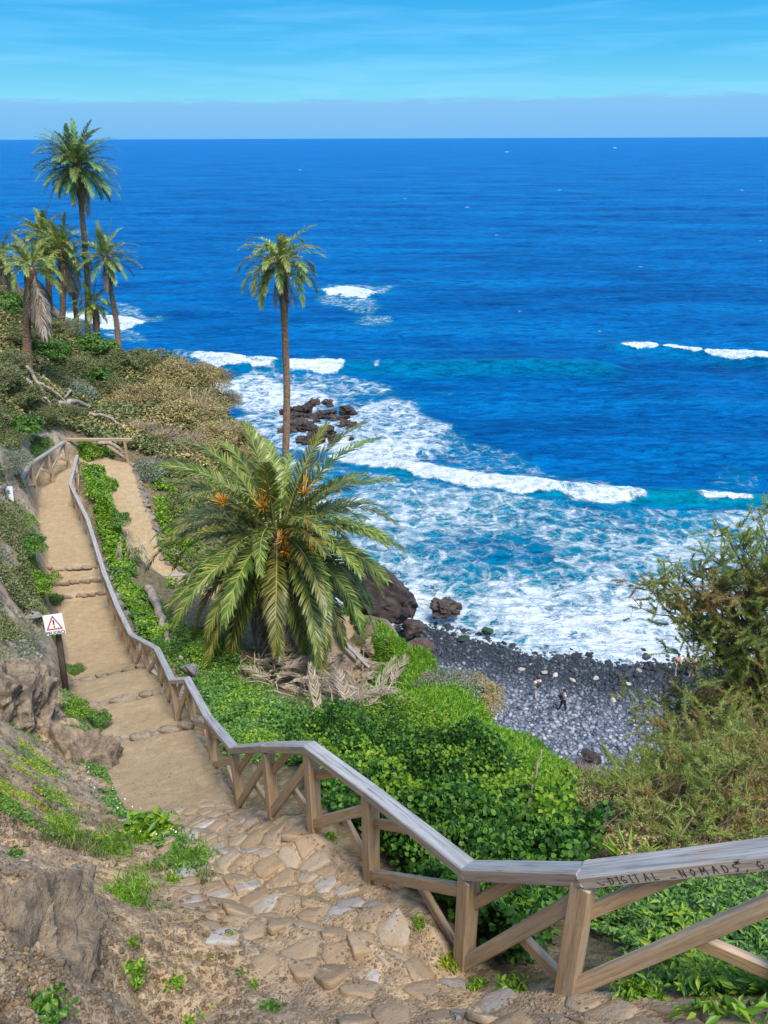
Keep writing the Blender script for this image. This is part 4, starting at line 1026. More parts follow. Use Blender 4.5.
SH = {k: [shrub_mesh('foliage', n_, kd, s+31*i, lf, tw, asp) for i in range(3)] for k, n_, kd, s, lf, tw, asp in
      [('dry', 6500, 'dry', 1, .062, 420, .35), ('scrub', 6000, 'scrub', 2, .065, 160, .5), ('green', 4500, 'mid', 3, .085, 60, .6), ('bright', 4500, 'bright', 4, .085, 40, .6), ('sage', 5000, 'sage', 5, .06, 200, .4), ('bare', 900, 'dry', 6, .05, 900, .35)]}
def shrub(kind, u, v, r, label, sz=1.0, group=None, cat='shrub', loc=None, sink=.1, i=[0]):
    i[0] += 1
    p = hit1(u, v) if loc is None else Vector(loc)
    root = thing('shrub', p-Vector((0, 0, r*sink)), (0, 0, i[0]*1.7), label, cat, group, (r, r*(.85+.1*(i[0] % 4)), r*sz))
    f, t = SH[kind][i[0] % 3]
    link('foliage', f, root); link('twigs', t, root)
    return root
g1 = 'brown shrubs on the shoulder above the sea'
for (u, v, r, k, l) in [
    (128, 402, 2.1, 'dry', 'straw brown shrub above the path barrier, left one of the large brush mass'),
    (160, 400, 2.4, 'dry', 'largest straw brown shrub in the middle of the brush mass'),
    (192, 412, 2.3, 'dry', 'straw brown shrub right of the largest, near the cliff edge'),
    (170, 375, 2.2, 'dry', 'brown green shrub behind the brush mass near the sea'),
    (205, 378, 2.0, 'dry', 'olive shrub at the top of the cliff edge against the white surf'),
    (222, 395, 1.4, 'dry', 'small straw shrub overhanging the cliff edge'),
    (215, 436, 1.9, 'dry', 'brown shrub low on the cliff side below the brush mass'),
    (190, 448, 1.7, 'bare', 'tangled grey brown bare shrub above the big palm'),
    (160, 440, 1.7, 'bare', 'tangled bare twig shrub right of the barrier post'),
    (137, 432, 1.5, 'bare', 'bare twiggy shrub just behind the barrier rail'),
    (150, 470, 1.3, 'sage', 'grey green shrub beside the top of the lower path'),
    (178, 470, 1.3, 'scrub', 'dark olive shrub between the lower path and the big palm'),
    (105, 385, 1.8, 'scrub', 'dark green shrub left of the brush mass'),
    (140, 360, 1.7, 'scrub', 'green shrub on the skyline near the leaning palm'),
    (240, 455, 1.3, 'dry', 'brown shrub on the cliff flank above the big palm crown')]:
    shrub(k, u, v, r, l, .85, g1)
g2 = 'scrub bushes covering the far left hillside'
for j, (u, v, r, k) in enumerate([(5, 305, 1.6, 'green'), (30, 318, 1.7, 'scrub'), (58, 330, 1.8, 'scrub'), (85, 345, 1.8, 'green'), (110, 358, 1.6, 'scrub'), (75, 365, 1.8, 'scrub'), (48, 350, 1.5, 'green'), (12, 335, 1.5, 'scrub'),
    (5, 360, 1.4, 'scrub'), (50, 378, 1.5, 'scrub'), (75, 392, 1.6, 'sage'), (12, 395, 1.4, 'scrub'), (38, 415, 1.3, 'scrub'), (62, 410, 1.1, 'scrub'), (15, 425, 1.2, 'green'), (-10, 380, 1.5, 'scrub'), (-12, 415, 1.3, 'scrub'), (90, 372, 1.5, 'green'), (105, 342, 1.2, 'bright')]):
    shrub(k, u, v, r, 'rounded scrub bush among the look-alike bushes covering the far left hillside', .8, g2)
for (u, v, r, k, l) in [
    (10, 462, 1.0, 'sage', 'silvery grey shrub uphill of the left fence end'),
    (36, 446, 1.0, 'green', 'green bush directly behind the short left fence'),
    (5, 440, 1.1, 'scrub', 'dark bush at the left edge above the left fence'),
    (24, 545, .7, 'green', 'green bush at the left path edge, below the small white board'),
    (36, 585, .75, 'bright', 'bright green clump left of the three small steps'),
    (92, 452, .95, 'bright', 'bright green bush growing through the bend of the rail'),
    (104, 485, .8, 'bright', 'bright bush between upper and lower path, halfway'),
    (112, 520, .75, 'green', 'green bush between upper and lower path, right of the rail'),
    (125, 556, .6, 'green', 'green bush above the dry fronds between the paths'),
    (138, 612, .55, 'bright', 'bright plant at the foot of the pale dry fronds'),
    (190, 640, .7, 'green', 'dark green bush left of the big palm base'),
    (215, 655, .8, 'green', 'rounded dark bush in front of the big palm skirt'),
    (240, 700, .55, 'bright', 'bright leafy clump behind the rail left of the dead frond pile'),
    (452, 668, 1.1, 'sage', 'olive grey bush on the lawn edge above the beach'),
    (478, 672, .9, 'dry', 'small yellowish bush on the lawn edge facing the beach'),
    (585, 775, .55, 'bare', 'dry grey tangle at the slope edge above the dark beach rock'),
    (610, 800, .55, 'dry', 'straw coloured dry bush at the foot of the tamarisk'),
    (345, 608, .7, 'green', 'green shrub right of the thin pale handrail'),
    (362, 640, .6, 'scrub', 'dull green shrub lower down beside the thin pale handrail'),
    (50, 600, .45, 'green', 'dark green tuft beside the warning board'),
    (70, 672, .38, 'green', 'rounded green tuft at the path side right of the sign post'),
    (90, 722, .42, 'green', 'green bush between rock outcrop and path'),
    (72, 712, .40, 'bright', 'bright bush at the foot of the sign post'),
    (28, 640, .5, 'sage', 'pale grey plant above the rock outcrop')]:
    shrub(k, u, v, r, l, .8, None)
# -- small weeds on the near dirt
def weed(u, v, h, k, label, nb=70, asp=.22, wid=.5):
    h *= 1.35; nb = int(nb*1.5); rg = np.random.default_rng(int(u*7+v)); p = hit1(u, v); p.z = Hn(p.x, p.y)
    P = rg.normal(size=(nb, 3))*np.array([h*wid, h*wid, h*.22]); P[:, 2] = abs(P[:, 2])
    me = leaves_mesh('weed', P, h*.55, LM[k], int(u), .4, asp*1.6, blade=False) if asp > .15 else leaves_mesh('weed', P, h*.9, LM[k], int(u), .4, asp, blade=True)
    o = link('weed', me, None, p); tag(o, label, 'weed', 'small weeds rooted in the bare dirt bank'); return o
for a in [(126, 902, .075, 'grass', 'olive tussock of fine grass on the bare bank, widest of the weeds', 600, .09, 1.1), (133, 978, .062, 'bright', 'round bright weed low on the bank beside the gully', 190, .3), (131, 948, .040, 'bright', 'small round weed just above the bright round one', 90, .3),
          (175, 990, .045, 'bright', 'leafy weed at the bottom, right of the gully weed', 110, .3), (190, 1018, .055, 'bright', 'weed cut by the bottom edge of the photo', 150, .3), (172, 882, .060, 'bright', 'light green weed below the path-side plants', 150, .25), (165, 905, .03, 'mid', 'tiny dark weed near the wide tussock', 50, .3),
          (240, 975, .028, 'mid', 'tiny weed left of the flagstones', 50, .3), (212, 962, .04, 'dry', 'dry reddish weed left of the flagstones', 70, .2), (252, 985, .035, 'bright', 'tiny bright weed below the dry reddish one', 60, .3), (232, 940, .025, 'bright', 'tiny weed on the dirt in mid ramp', 40, .3),
          (270, 1012, .05, 'mid', 'twin-tufted weed at the bottom edge centre', 130, .25), (150, 838, .16, 'bright', 'bushy white-flowered plant where the bank meets the path', 420, .3), (110, 855, .08, 'grass', 'grassy tuft above the bank', 380, .09, 1.2), (188, 866, .09, 'grass', 'grassy tuft trailing down towards the stones', 380, .09, 1.2), (60, 835, .08, 'grass', 'grass tuft on the left rock ledge', 300, .09, 1.0), (45, 1020, .07, 'mid', 'small plant at the bottom left corner', 160, .3),
          (450, 965, .055, 'lime', 'yellow green weed at the foot of the second post', 150, .25), (478, 985, .05, 'bright', 'small weed right of the second post foot', 120, .25), (517, 990, .07, 'bright', 'bright moss-like weed left of the nearest post', 240, .25), (420, 928, .04, 'bright', 'tiny weed on the steps below the third post', 80, .25), (330, 838, .05, 'bright', 'two-leaved weed beside the fourth post', 90, .4), (640, 1000, .08, 'bright', 'ferny weed right of the nearest post', 300, .2), (14, 860, .05, 'mid', 'little plant on the left bank edge', 120, .3)]:
    weed(*a)
# strappy plant and flowers behind the nearest rail
rg = np.random.default_rng(3); p = hit1(628, 868); mb = MB()
for i in range(26):
    a = rg.uniform(0, 6.28); l = rg.uniform(.22, .36); d = np.array([math.cos(a)*.45, math.sin(a)*.45, 1.0]); s = np.array([-math.sin(a), math.cos(a), 0])*.022
    b0_ = np.array([math.cos(a), math.sin(a), 0])*.05; m_ = b0_+d*l*.55; t_ = b0_+d*l+np.array([math.cos(a), math.sin(a), -.5])*l*.25
    mb.add([b0_-s*.5, b0_+s*.5, m_-s, m_+s, t_], [[0, 1, 3], [0, 3, 2], [2, 3, 4]])
tag(link('strappy_plant', mb.mesh('strappy_plant', LM['bright'], False), None, p), 'bright plant with broad upright strap leaves just behind the nearest rail joint', 'plant')
for nm, poly, n_, k, l in [('flowers', [(600, 840), (720, 835), (720, 855), (600, 870)], 40, 'yellow', 'tiny yellow flowers behind the nearest rail'), ('flowers', [(85, 770), (125, 800), (185, 845), (150, 850), (95, 800)], 45, 'flower', 'tiny white flowers in the plants beside the path')]:
    uv = poly_sample(poly, n_, rg); P, ok = hit(uv[:, 0], uv[:, 1]); P = P[ok]; P[:, 2] += .16
    tag(link(nm, leaves_mesh(nm, P, .022, LM[k], 5, 1.0, .9)), l, 'flowers', kind='stuff')

# ---------------------------------------------------------------- tamarisk at the right
M_bark = mat('tamarisk_bark', lambda N, nt: principled(N, ramp(N, noise(N, N('ShaderNodeTexCoord').outputs['Object'], 6, 5), [(.3, (.07, .04, .028)), (.7, (.20, .13, .09))]), .85))
tb = Vector((6.4, 9.4, 0)); tb.z = Hs(tb.x, tb.y)
tam = thing('tamarisk_tree', tb, label='feathery olive green tamarisk tree filling the right edge over the beach', cat='tree')
rg = np.random.default_rng(77); mbk = MB(); NP = []; ND = []; NS = []
targets = [(636, 575, 10.5, .4, 14), (655, 590, 10.4, .45, 16), (675, 575, 10.4, .5, 18), (690, 585, 10.3, .5, 18), (712, 575, 10.3, .55, 20), (705, 620, 10.2, .5, 16), (668, 610, 10.4, .4, 12), (730, 570, 10, .6, 22), (745, 540, 10, .5, 20), (725, 520, 10.2, .4, 14), (648, 572, 10.5, .55, 16), (668, 556, 10.8, .5, 14), (640, 592, 10.4, .35, 8), (700, 560, 10.4, .6, 16), (735, 545, 10, .6, 18), (760, 520, 10, .5, 14), (720, 590, 10.2, .7, 20), (690, 610, 10.5, .55, 12), (755, 575, 9.8, .8, 30), (775, 610, 9.6, .9, 40), (740, 630, 9.8, .8, 30), (755, 660, 9.6, .9, 46),
           (700, 655, 10.2, .5, 10), (715, 690, 10, .7, 30), (680, 690, 10.2, .5, 22), (655, 700, 10.4, .42, 14), (740, 710, 9.6, .9, 46), (700, 730, 9.8, .8, 44), (665, 745, 10, .6, 30), (640, 770, 9.6, .5, 20), (615, 800, 9.2, .4, 14), (680, 780, 9.4, .8, 44), (730, 770, 9.2, .9, 50), (770, 730, 9.2, .9, 46), (640, 815, 8.8, .5, 24), (700, 815, 8.8, .7, 44), (750, 820, 8.6, .8, 46), (590, 830, 8.6, .25, 6),
           (620, 770, 9.2, .45, 22), (650, 735, 9.8, .5, 24), (610, 830, 8.2, .4, 22), (650, 840, 8.0, .5, 34), (700, 840, 7.8, .55, 36), (750, 840, 7.6, .6, 36), (600, 800, 9, .35, 24), (625, 790, 9, .45, 30), (655, 800, 9, .5, 34), (690, 850, 9, .4, 30), (725, 845, 9, .5, 34), (640, 862, 9, .3, 18), (585, 790, 9, .3, 16), (670, 825, 9, .45, 34), (715, 815, 9, .5, 34), (670, 715, 9.8, .5, 24), (635, 715, 10, .3, 12), (800, 560, 9.6, .9, 30), (830, 620, 9.4, 1.0, 36), (820, 700, 9.2, 1.0, 36), (810, 780, 8.8, 1.0, 36), (860, 520, 9.5, .9, 26), (880, 640, 9.2, 1.0, 30), (860, 760, 8.8, 1, 30), (790, 500, 9.9, .4, 10)]
for (u, v, Y, cr_, nt_) in targets:
    if v >= 745: Y = min(Y, hit1(u, v+6).y-.4)
    e = np.array(at(u, v, Y)-tb); e2 = e+np.array([rg.normal()*.1, .0, -.05])
    hub_ = np.array([rg.uniform(-.4, .2), rg.uniform(-.2, .3), max(.3, min(e[2]*.45, 2.2))])
    m1 = hub_*.6+e*.4+np.array([0, 0, .25]); m2 = hub_*.25+e*.75+np.array([0, 0, .22])
    cpts = np.array([[0, 0, -.2], hub_*.6, hub_, m1, m2, e2])
    tt = np.linspace(0, 5, 22); ci = np.stack([np.interp(tt, range(6), cpts[:, c]) for c in range(3)], 1)
    for _ in range(3): ci[1:-1] = (ci[:-2]+ci[1:-1]*2+ci[2:])/4
    ci[3:] += np.c_[fbm(tt[3:]*1.5+u, 0*tt[3:], 0, 2, 3), fbm(tt[3:]*1.5+u, 0*tt[3:]+5, 0, 2, 3), fbm(tt[3:]*1.5+u, 0*tt[3:]+9, 0, 2, 3)]*.16
    mbk.tube(ci, np.interp(tt, [0, 1, 2.2, 4, 5], [.10, .07, .035, .014, .006]), 5)
    nt_ = int(nt_*.8) if nt_ > 25 else nt_; cr_ = cr_*(1.15 if nt_ > 18 else 1)
    for q in range(nt_):
        f = rg.uniform(.0, 1)**.6; st = ci[int(12+f*9)]
        if nt_ > 25: st = st + rg.normal(size=3)*cr_*.36
        d = rg.normal(size=3)*np.array([1, 1, .7])+np.array([-.25, 0, .25]); d /= np.linalg.norm(d)
        l = cr_*rg.uniform(.35, 1.0); p1 = st+d*l*.5+rg.normal(size=3)*.03; p2 = st+d*l+np.array([0, 0, -.12*l])
        mbk.tube([st, p1, p2], [.006, .004, .002], 3)
        nn_ = int((400 if nt_ > 25 else 620)*l)+60
        for w in range(3 if nt_ < 25 else 4):
            s0 = rg.uniform(.15, .9); a0_ = (st*(1-s0)+p1*s0) if s0 < .5 else (p1*(1-s0)+p2*s0)
            dd_ = d*.7+rg.normal(size=3)*.5+np.array([0, 0, .25]); dd_ /= np.linalg.norm(dd_); ll_ = l*rg.uniform(.25, .5)+.05
            k_ = int(nn_/3.2); s = rg.uniform(0, 1, k_)[:, None]
            pts_ = a0_+dd_*ll_*s; NP.append(pts_); ND.append(np.repeat(dd_[None], k_, 0)+rg.normal(size=(k_, 3))*.55); NS.append(np.full(k_, 1.0))
NP = np.concatenate(NP); ND = np.concatenate(ND); ND /= np.linalg.norm(ND, axis=1)[:, None]
ln = rg.uniform(.04, .085, len(NP))[:, None]; sd__ = np.cross(ND, rg.normal(size=ND.shape)); sd__ /= np.linalg.norm(sd__, axis=1)[:, None]
Vv = np.stack([NP-sd__*.0050, NP+sd__*.0050, NP+ND*ln], 1).reshape(-1, 3)
link('crown', mesh_np('crown', Vv, np.arange(len(Vv)).reshape(-1, 3), LM['tam']), tam)
link('trunk', mbk.mesh('trunk', M_bark), tam)
# ================================================================== ROCKS, STONES, DEAD WOOD
def _rockm(c0, c1, c2):
    def b(N, nt):
        tc = N('ShaderNodeNewGeometry').outputs['Position']
        n1 = noise(N, tc, 1.3, 6, .65); n2 = noise(N, tc, 9, 6, .65); oi = N('ShaderNodeObjectInfo').outputs['Random']
        c = ramp(N, n1, [(.3, c0), (.5, c1), (.72, c2)]); c = mix(N, .25, c, ramp(N, n2, [(.3, c0), (.7, c2)]))
        c = N('ShaderNodeHueSaturation', ins={'Color': c, 'Value': math_(N, 'MULTIPLY_ADD', oi, .5, .75)}).outputs[0]
        return principled(N, c, .85, bump(N, math_(N, 'ADD', n2, math_(N, 'MULTIPLY', noise(N, tc, 40, 4), .4)), 1.0, .10), .25)
    return b
M_lava = mat('dark_lava_rock', _rockm((.020, .015, .014), (.055, .040, .036), (.12, .092, .082)))
def _bank(N, nt):
    tc = N('ShaderNodeNewGeometry').outputs['Position']
    n1 = noise(N, tc, 1.7, 7, .7, .5); n2 = noise(N, tc, 8, 7, .7); n3 = noise(N, tc, 38, 5, .7)
    c = ramp(N, mix(N, .5, n1, n2), [(.36, (.07, .062, .06)), (.45, (.19, .145, .11)), (.53, (.31, .235, .16)), (.62, (.42, .33, .24))])
    h = math_(N, 'ADD', math_(N, 'MULTIPLY', n2, .8), math_(N, 'MULTIPLY', n3, .3))
    return principled(N, c, .92, bump(N, h, 1.0, .12), .1)
M_tanrock = mat('tan_rock', _bank)
M_greyrock = mat('grey_stone', _rockm((.13, .12, .12), (.24, .22, .21), (.36, .33, .30)))
M_flag = mat('path_flagstone', _rockm((.20, .145, .10), (.33, .25, .18), (.40, .345, .285)))
def rock(label, p, size, m=None, seed=0, rot=0, group=None, sub=5, name='boulder', cat='boulder', **kw):
    V_, F_ = rock_vf(seed, sub, size=size, **kw)
    me = mesh_np(name, V_, F_, m or M_lava, True); me.polygons.foreach_set('use_smooth', np.ones(len(me.polygons), bool))
    try: me.set_sharp_from_angle(angle=R(32))
    except Exception: pass
    o = link(name, me, None, p, (0, 0, rot)); return tag(o, label, cat, group)
rock('huge dark boulder with a slanting top, left of the beach', at(362, 585, 47), (4.3, 2.6, 2.7), seed=1, rot=.2, cuts=12, rough=.30, sub=6, nf=1.3).rotation_euler[1] = R(38)
rock('dark boulder hanging under the right side of the huge boulder', at(380, 614, 46.5), (1.7, 1.4, 1.2), seed=2, rough=.28, cuts=10)
rock('block-shaped dark rock standing in the wash left of the beach', at(446, 607, 50.5), (1.45, 1.2, 1.15), seed=3, rot=.2, cuts=10, rough=.34, nf=2)
rock('low dark rock between the huge boulder and the block-shaped rock', at(410, 628, 47.5), (1.1, .9, .7), seed=4)
rock('green weed-covered rock at the waterline', at(487, 632, 48.4), (.65, .5, .38), mat('algae_rock', _rockm((.012, .035, .02), (.02, .07, .035), (.05, .11, .05))), 5, cat='rock', name='rock')
rock('dark rock lying on the shingle next to the green rock', at(463, 638, 47.5), (.5, .45, .3), mat('algae_rock_b', _rockm((.012, .03, .02), (.02, .045, .03), (.05, .08, .05))), 6, cat='rock', name='rock')
rock('reddish dark rock beside the lawn corner above the shingle', at(420, 648, 44.5), (1.1, .9, .7), mat('red_rock', _rockm((.04, .025, .024), (.10, .065, .06), (.17, .12, .10))), 7)
rock('dark boulder at the slope edge, lower end of the beach', at(590, 757, 33.6), (.65, .6, .5), seed=8)
rock('large half-buried black rock on the pale shingle near the tamarisk', at(652, 762, 34.2), (.45, .8, .35), seed=9, cat='rock', name='rock')
rgs = np.random.default_rng(4)
sea_r = [(300, 412, 1.9, 1.3), (312, 405, 1.6, 1.1), (330, 404, 1.5, 1.2), (346, 412, 1.6, 1.2), (322, 416, 2.0, 1.4), (303, 430, 2.6, 1.7), (326, 435, 2.3, 1.5), (346, 428, 1.9, 1.4), (289, 432, 2.0, 1.4), (313, 441, 2.2, 1.5), (296, 418, 1.4, 1.0), (338, 420, 1.5, 1.1), (286, 412, 1.3, .9), (334, 441, 1.4, .9)] + [(rgs.uniform(283, 354), rgs.uniform(402, 444), rgs.uniform(.5, 1.1), rgs.uniform(.5, .9)) for _ in range(16)]
for j, (u, v, r, h_) in enumerate(sea_r):
    p = atz(u, v, .0); rock('black lava rock in the reef cluster awash behind the slender palm', p, (r*1.15, r*.95, h_*.9), seed=20+j, rot=j, group='reef rocks awash in the surf', sub=5, cuts=7, rough=.5, nf=2.4)
rock('lone rock under the offshore patch of white water', atz(348, 292, -.3), (4, 3, .9), seed=40, sub=3, name='rock', cat='rock')
rock('flat rock breaking the surface at the right tip of the foam', atz(440, 403, -.2), (2.2, 1.0, .5), seed=41, sub=3, name='rock', cat='rock')
M_wet = mat('wet_cobble', _rockm((.012, .014, .018), (.03, .035, .042), (.07, .075, .085)))
# scattered bigger stones at the waterline
rg = np.random.default_rng(9)
for j in range(46):
    x = rg.uniform(1, 24); y = shore_y(np.array([x]))[0]+rg.uniform(-2.4, 1.6); s = rg.uniform(.22, .55)
    rock('dark wet cobble lying along the waterline among many like it', (x, y, float(beach_z(x, y))+.1), (s, s*.8, s*.55), M_wet, seed=100+j % 7, rot=j, group='wet cobbles along the waterline', sub=2, name='cobble', cat='cobble', rough=.1)
for j, (u, v) in enumerate([(545, 668), (556, 670), (573, 676), (522, 665), (614, 696), (630, 680), (640, 664), (596, 673)]):
    p = at(u, v, 40); x = atz(u, v, .9); s = .21
    rock('pale yellowish stone standing out on the grey shingle', (x.x, x.y, float(beach_z(x.x, x.y))+.12), (s*1.4, s, s*.6), mat('pale_stone', _rockm((.25, .23, .19), (.42, .39, .33), (.55, .52, .45))) if j == 0 else bpy.data.materials['pale_stone'], 130+j, rot=j, group='pale stones on the shingle', sub=2, name='stone', cat='stone', rough=.1)
# rock outcrop and ledge at the left of the walkway
def land_rock(label, u, v, Y, size, seed, m=M_tanrock, rot=0, **kw):
    p = at(u, v, Y); return rock(label, p, size, m, seed, rot, **kw)
land_rock('rough brown rock face left of the big outcrop at the photo edge', -2, 700, 9.6, (.9, 1.0, .9), 63, sub=5, rough=.38, nf=1.8, cat='rock', name='rock_outcrop')
land_rock('big weathered tan outcrop jutting between the left bank and the path', 16, 728, 9.9, (1.1, 1.2, 1.1), 51, sub=6, rough=.38, nf=1.7, cat='rock', name='rock_outcrop', cuts=12)
land_rock('smooth sloping tan rock below the outcrop ending beside the path', 78, 768, 9.3, (.85, 1.05, .85), 52, sub=6, rough=.34, nf=1.5, rot=.4, cat='rock', name='rock_outcrop')
land_rock('tan rock knob under the sign post', 38, 712, 12.0, (.45, .5, .6), 53, rough=.35, cat='rock', name='rock_outcrop')
land_rock('bluish grey stone on the slope above the outcrop', 15, 650, 14.4, (.32, .3, .25), 54, M_greyrock, cat='stone', name='stone')
land_rock('grey stone left of the warning sign, high on the slope', 30, 618, 16.4, (.4, .35, .3), 55, M_greyrock, cat='stone', name='stone')
land_rock('small grey stone wedged in the gully of the near bank', 75, 868, 4.75, (.06, .055, .05), 56, M_greyrock, cat='stone', name='stone')
land_rock('tan slab of the bank edge beneath the thin handrail', 385, 672, 20.6, (.75, .6, .45), 57, rot=.6, cat='rock', name='rock')
land_rock('rounded tan rock right of the thin handrail', 372, 648, 22.2, (.7, .6, .5), 58, cat='rock', name='rock')
land_rock('brown rock below the lawn corner', 425, 682, 17.8, (.55, .5, .45), 59, cat='rock', name='rock')
land_rock('purple grey stone behind the rail left of the palm', 190, 668, 14.2, (.28, .25, .2), 60, M_greyrock, cat='stone', name='stone')
land_rock('grey stone in the weeds behind the rail corner', 200, 726, 11.0, (.2, .2, .15), 61, M_greyrock, cat='stone', name='stone')
land_rock('rough eroded tan earth bank filling the bottom left corner', 10, 985, 2.55, (.62, .95, .66), 64, sub=6, rough=.26, nf=2.2, cat='rock', name='earth_bank')
# kerb stones along the lower path and the outer foot of the fence
def on_path_edge(nodes, side, f, extra):
    n_ = len(nodes)-1; k = min(int(f*n_), n_-1); t = f*n_-k; a, b = nodes[k], nodes[k+1]
    x = a[0]+(b[0]-a[0])*t; y = a[1]+(b[1]-a[1])*t; w = a[3]+(b[3]-a[3])*t
    d = Vector((b[0]-a[0], b[1]-a[1], 0)).normalized(); nrm_ = Vector((-d.y, d.x, 0))*side
    q = Vector((x, y, 0))+nrm_*(w+extra); return (q.x, q.y, Hs(q.x, q.y))
for j in range(26):
    q = on_path_edge(LOW[1:6], 1, j/26.0, .05+.08*rg.uniform())
    rock('rough stone in the row edging the seaward side of the lower path', q, (.2*rg.uniform(.8, 1.4), .17, .15), M_greyrock if j % 2 else M_tanrock, 140+j % 9, rot=j, group='stones edging the lower path', sub=2, name='edging_stone', cat='stone', rough=.1)
for j in range(22):
    Y = 12.5+j*.5; fxr = np.interp(Y, [p.y for p in RP], [p.x for p in RP])+.32
    rock('rough stone in the low wall under the outer side of the fence', (fxr+rg.uniform(-.05, .08), Y, Hs(fxr, Y)+.02), (.22, .2, .17), M_greyrock, 150+j % 9, rot=j, group='stones of the wall below the fence', sub=2, name='wall_stone', cat='stone', rough=.1)
# treads edges: rows of stones across the walkway
for j, (yc, lab) in enumerate([(10.4, 'nearest earth step'), (12.6, 'second earth step'), (14.9, 'third earth step'), (21.0, 'lowest of the three small steps'), (21.7, 'middle of the three small steps'), (22.4, 'top one of the three small steps')]):
    k = int(np.argmin([abs(q[1]-yc) for q in PATH])); cx = float(np.interp(yc, [q[1] for q in PATH], [q[0] for q in PATH])); hw = float(np.interp(yc, [q[1] for q in PATH], [q[3] for q in PATH]))
    mb = MB(); x = -hw*.95
    while x < hw*.95:
        w = rg.uniform(.14, .34); V_, F_ = rock_vf(170+int(x*40) % 11+j, 2, 7, size=(w*.85, .13 if yc < 15 else .09, .10), rough=.2)
        zz = Hs(cx+x, yc-.12 if yc > 15 else yc-.12)
        far_ = yc > 15
        V_ = V_ + np.array([cx+x, yc+rg.uniform(-.03, .03)+.12*x, max(Hs(cx+x, yc-.2), Hs(cx+x, yc+.2))-(.085 if yc < 15 else .05)])
        mb.add(V_, F_); x += w
    tag(link('step_edge', mb.mesh('step_edge', M_flag, True)), 'rough stones edging the '+lab+' across the path', 'step')
# flagstones of the ramp: a worn pavement of fitted angular stones bedded in earth, one surface
rg = np.random.default_rng(21)
def clip_poly(P, q, n_):
    out = []
    for a, b in zip(P, P[1:]+P[:1]):
        da, db = (a-q)@n_, (b-q)@n_
        if da <= 0: out.append(a)
        if (da < 0) != (db < 0) and abs(da-db) > 1e-9: out.append(a+(b-a)*da/(da-db))
    return out
E1 = np.array([.88, .47]); E2 = np.array([-.47, .88]); seeds = []
v0 = 0.0
for j in range(64):
    t_ = j*.125*1.6; row = 5.6-.0
    for i in range(-26, 26):
        w = .26 if (j % 2) else .22
        seeds.append(E2*(t_+rg.uniform(-.05, .05)) + E1*((i+.5*(j % 2))*w+rg.uniform(-.075, .075)))
seeds = np.array(seeds)
RX = [p.x for p in RP]; RY = [p.y for p in RP]
def slot_of(x, y): return float(np.interp(y, RY, RX))-x
mb = MB(); wrk = []
for k, q in enumerate(seeds):
    x, y = q; sl = slot_of(x, y)
    if not (.16 < sl < 1.62 and 1.35 < y < 7.25): continue
    edge_p = .30 if sl > 1.25 else .0
    lowdirt = .28 if (y < 3.0) else .06
    if rg.uniform() < edge_p+lowdirt: continue
    dd_ = np.linalg.norm(seeds-q, axis=1); nb = np.argsort(dd_)[1:13]
    P = [q+np.array(c)*.3 for c in ((-1, -1), (1, -1), (1, 1), (-1, 1))]
    for o_ in nb:
        m_ = (q+seeds[o_])/2; n_ = seeds[o_]-q; n_ = n_/np.linalg.norm(n_); P = clip_poly(P, m_, n_)
        if len(P) < 3: break
    if len(P) < 3: continue
    sh = rg.uniform(.80, .95); c = sum(P)/len(P); Q = []
    for a, b in zip(P, P[1:]+P[:1]):
        for f in (.0, .33, .66): Q.append(c+((a*(1-f)+b*f)-c)*sh*(1+rg.uniform(-.05, .05)*(1 if f else .3))*(.99 if f == 0 else 1))
    Q = np.array(Q); m = len(Q); lift = rg.uniform(-.004, .018); tlt = rg.normal(size=2)*.05
    h0 = Hn(c[0], c[1]); e = .10
    h0 = max(h0, (Hn(c[0]+e, c[1])+Hn(c[0]-e, c[1])+Hn(c[0], c[1]+e)+Hn(c[0], c[1]-e))/4)
    gxx = (Hn(c[0]+e, c[1])-Hn(c[0]-e, c[1]))/(2*e)*.9; gyy = (Hn(c[0], c[1]+e)-Hn(c[0], c[1]-e))/(2*e)*.9
    def ring(kk, dz):
        X = c+(Q-c)*kk; rel = X-c
        return np.c_[X, h0+rel[:, 0]*(gxx+tlt[0])+rel[:, 1]*(gyy+tlt[1])+lift+dz+.004*fbm(X[:, 0]*30, X[:, 1]*30, 0, 2, 7)]
    V_ = np.concatenate([ring(.45, .001), ring(.93, .0), ring(1.0, -.010), ring(1.03, -.07), [[c[0], c[1], h0+lift+.001]]])
    F_ = []
    for z_ in range(3):
        for i_ in range(m): F_.append([z_*m+i_, (z_+1)*m+i_, (z_+1)*m+(i_+1) % m, z_*m+(i_+1) % m])
    T_ = [[4*m, i_, (i_+1) % m, (i_+1) % m] for i_ in range(m)]
    F_ = np.array(F_+[[t[0], t[1], t[2], t[2]] for t in T_]); mb.add(V_, F_)
def _fl(N, nt):
    tc = N('ShaderNodeNewGeometry').outputs['Position']; rr = N('ShaderNodeNewGeometry').outputs['Random Per Island']
    n1 = noise(N, tc, 9, 7, .7); n2 = noise(N, tc, 45, 5, .7)
    base = ramp(N, rr, [(0, (.25, .175, .11)), (.45, (.33, .245, .165)), (.75, (.35, .285, .22)), (.9, (.31, .30, .295)), (1, (.42, .38, .34))])
    c = mix(N, math_(N, 'MULTIPLY', ramp(N, n1, [(.42, (1, 1, 1)), (.56, (0, 0, 0))]), .7), base, (.33, .23, .14))
    c = mix(N, math_(N, 'MULTIPLY', math_(N, 'LESS_THAN', n2, .42), .35), c, (.12, .09, .065))
    return principled(N, c, .88, bump(N, math_(N, 'ADD', n1, math_(N, 'MULTIPLY', n2, .5)), .8, .02), .2)
tag(link('stair_stones', mb.mesh('stair_stones', mat('worn_flagstone', _fl), False)), kind='structure')
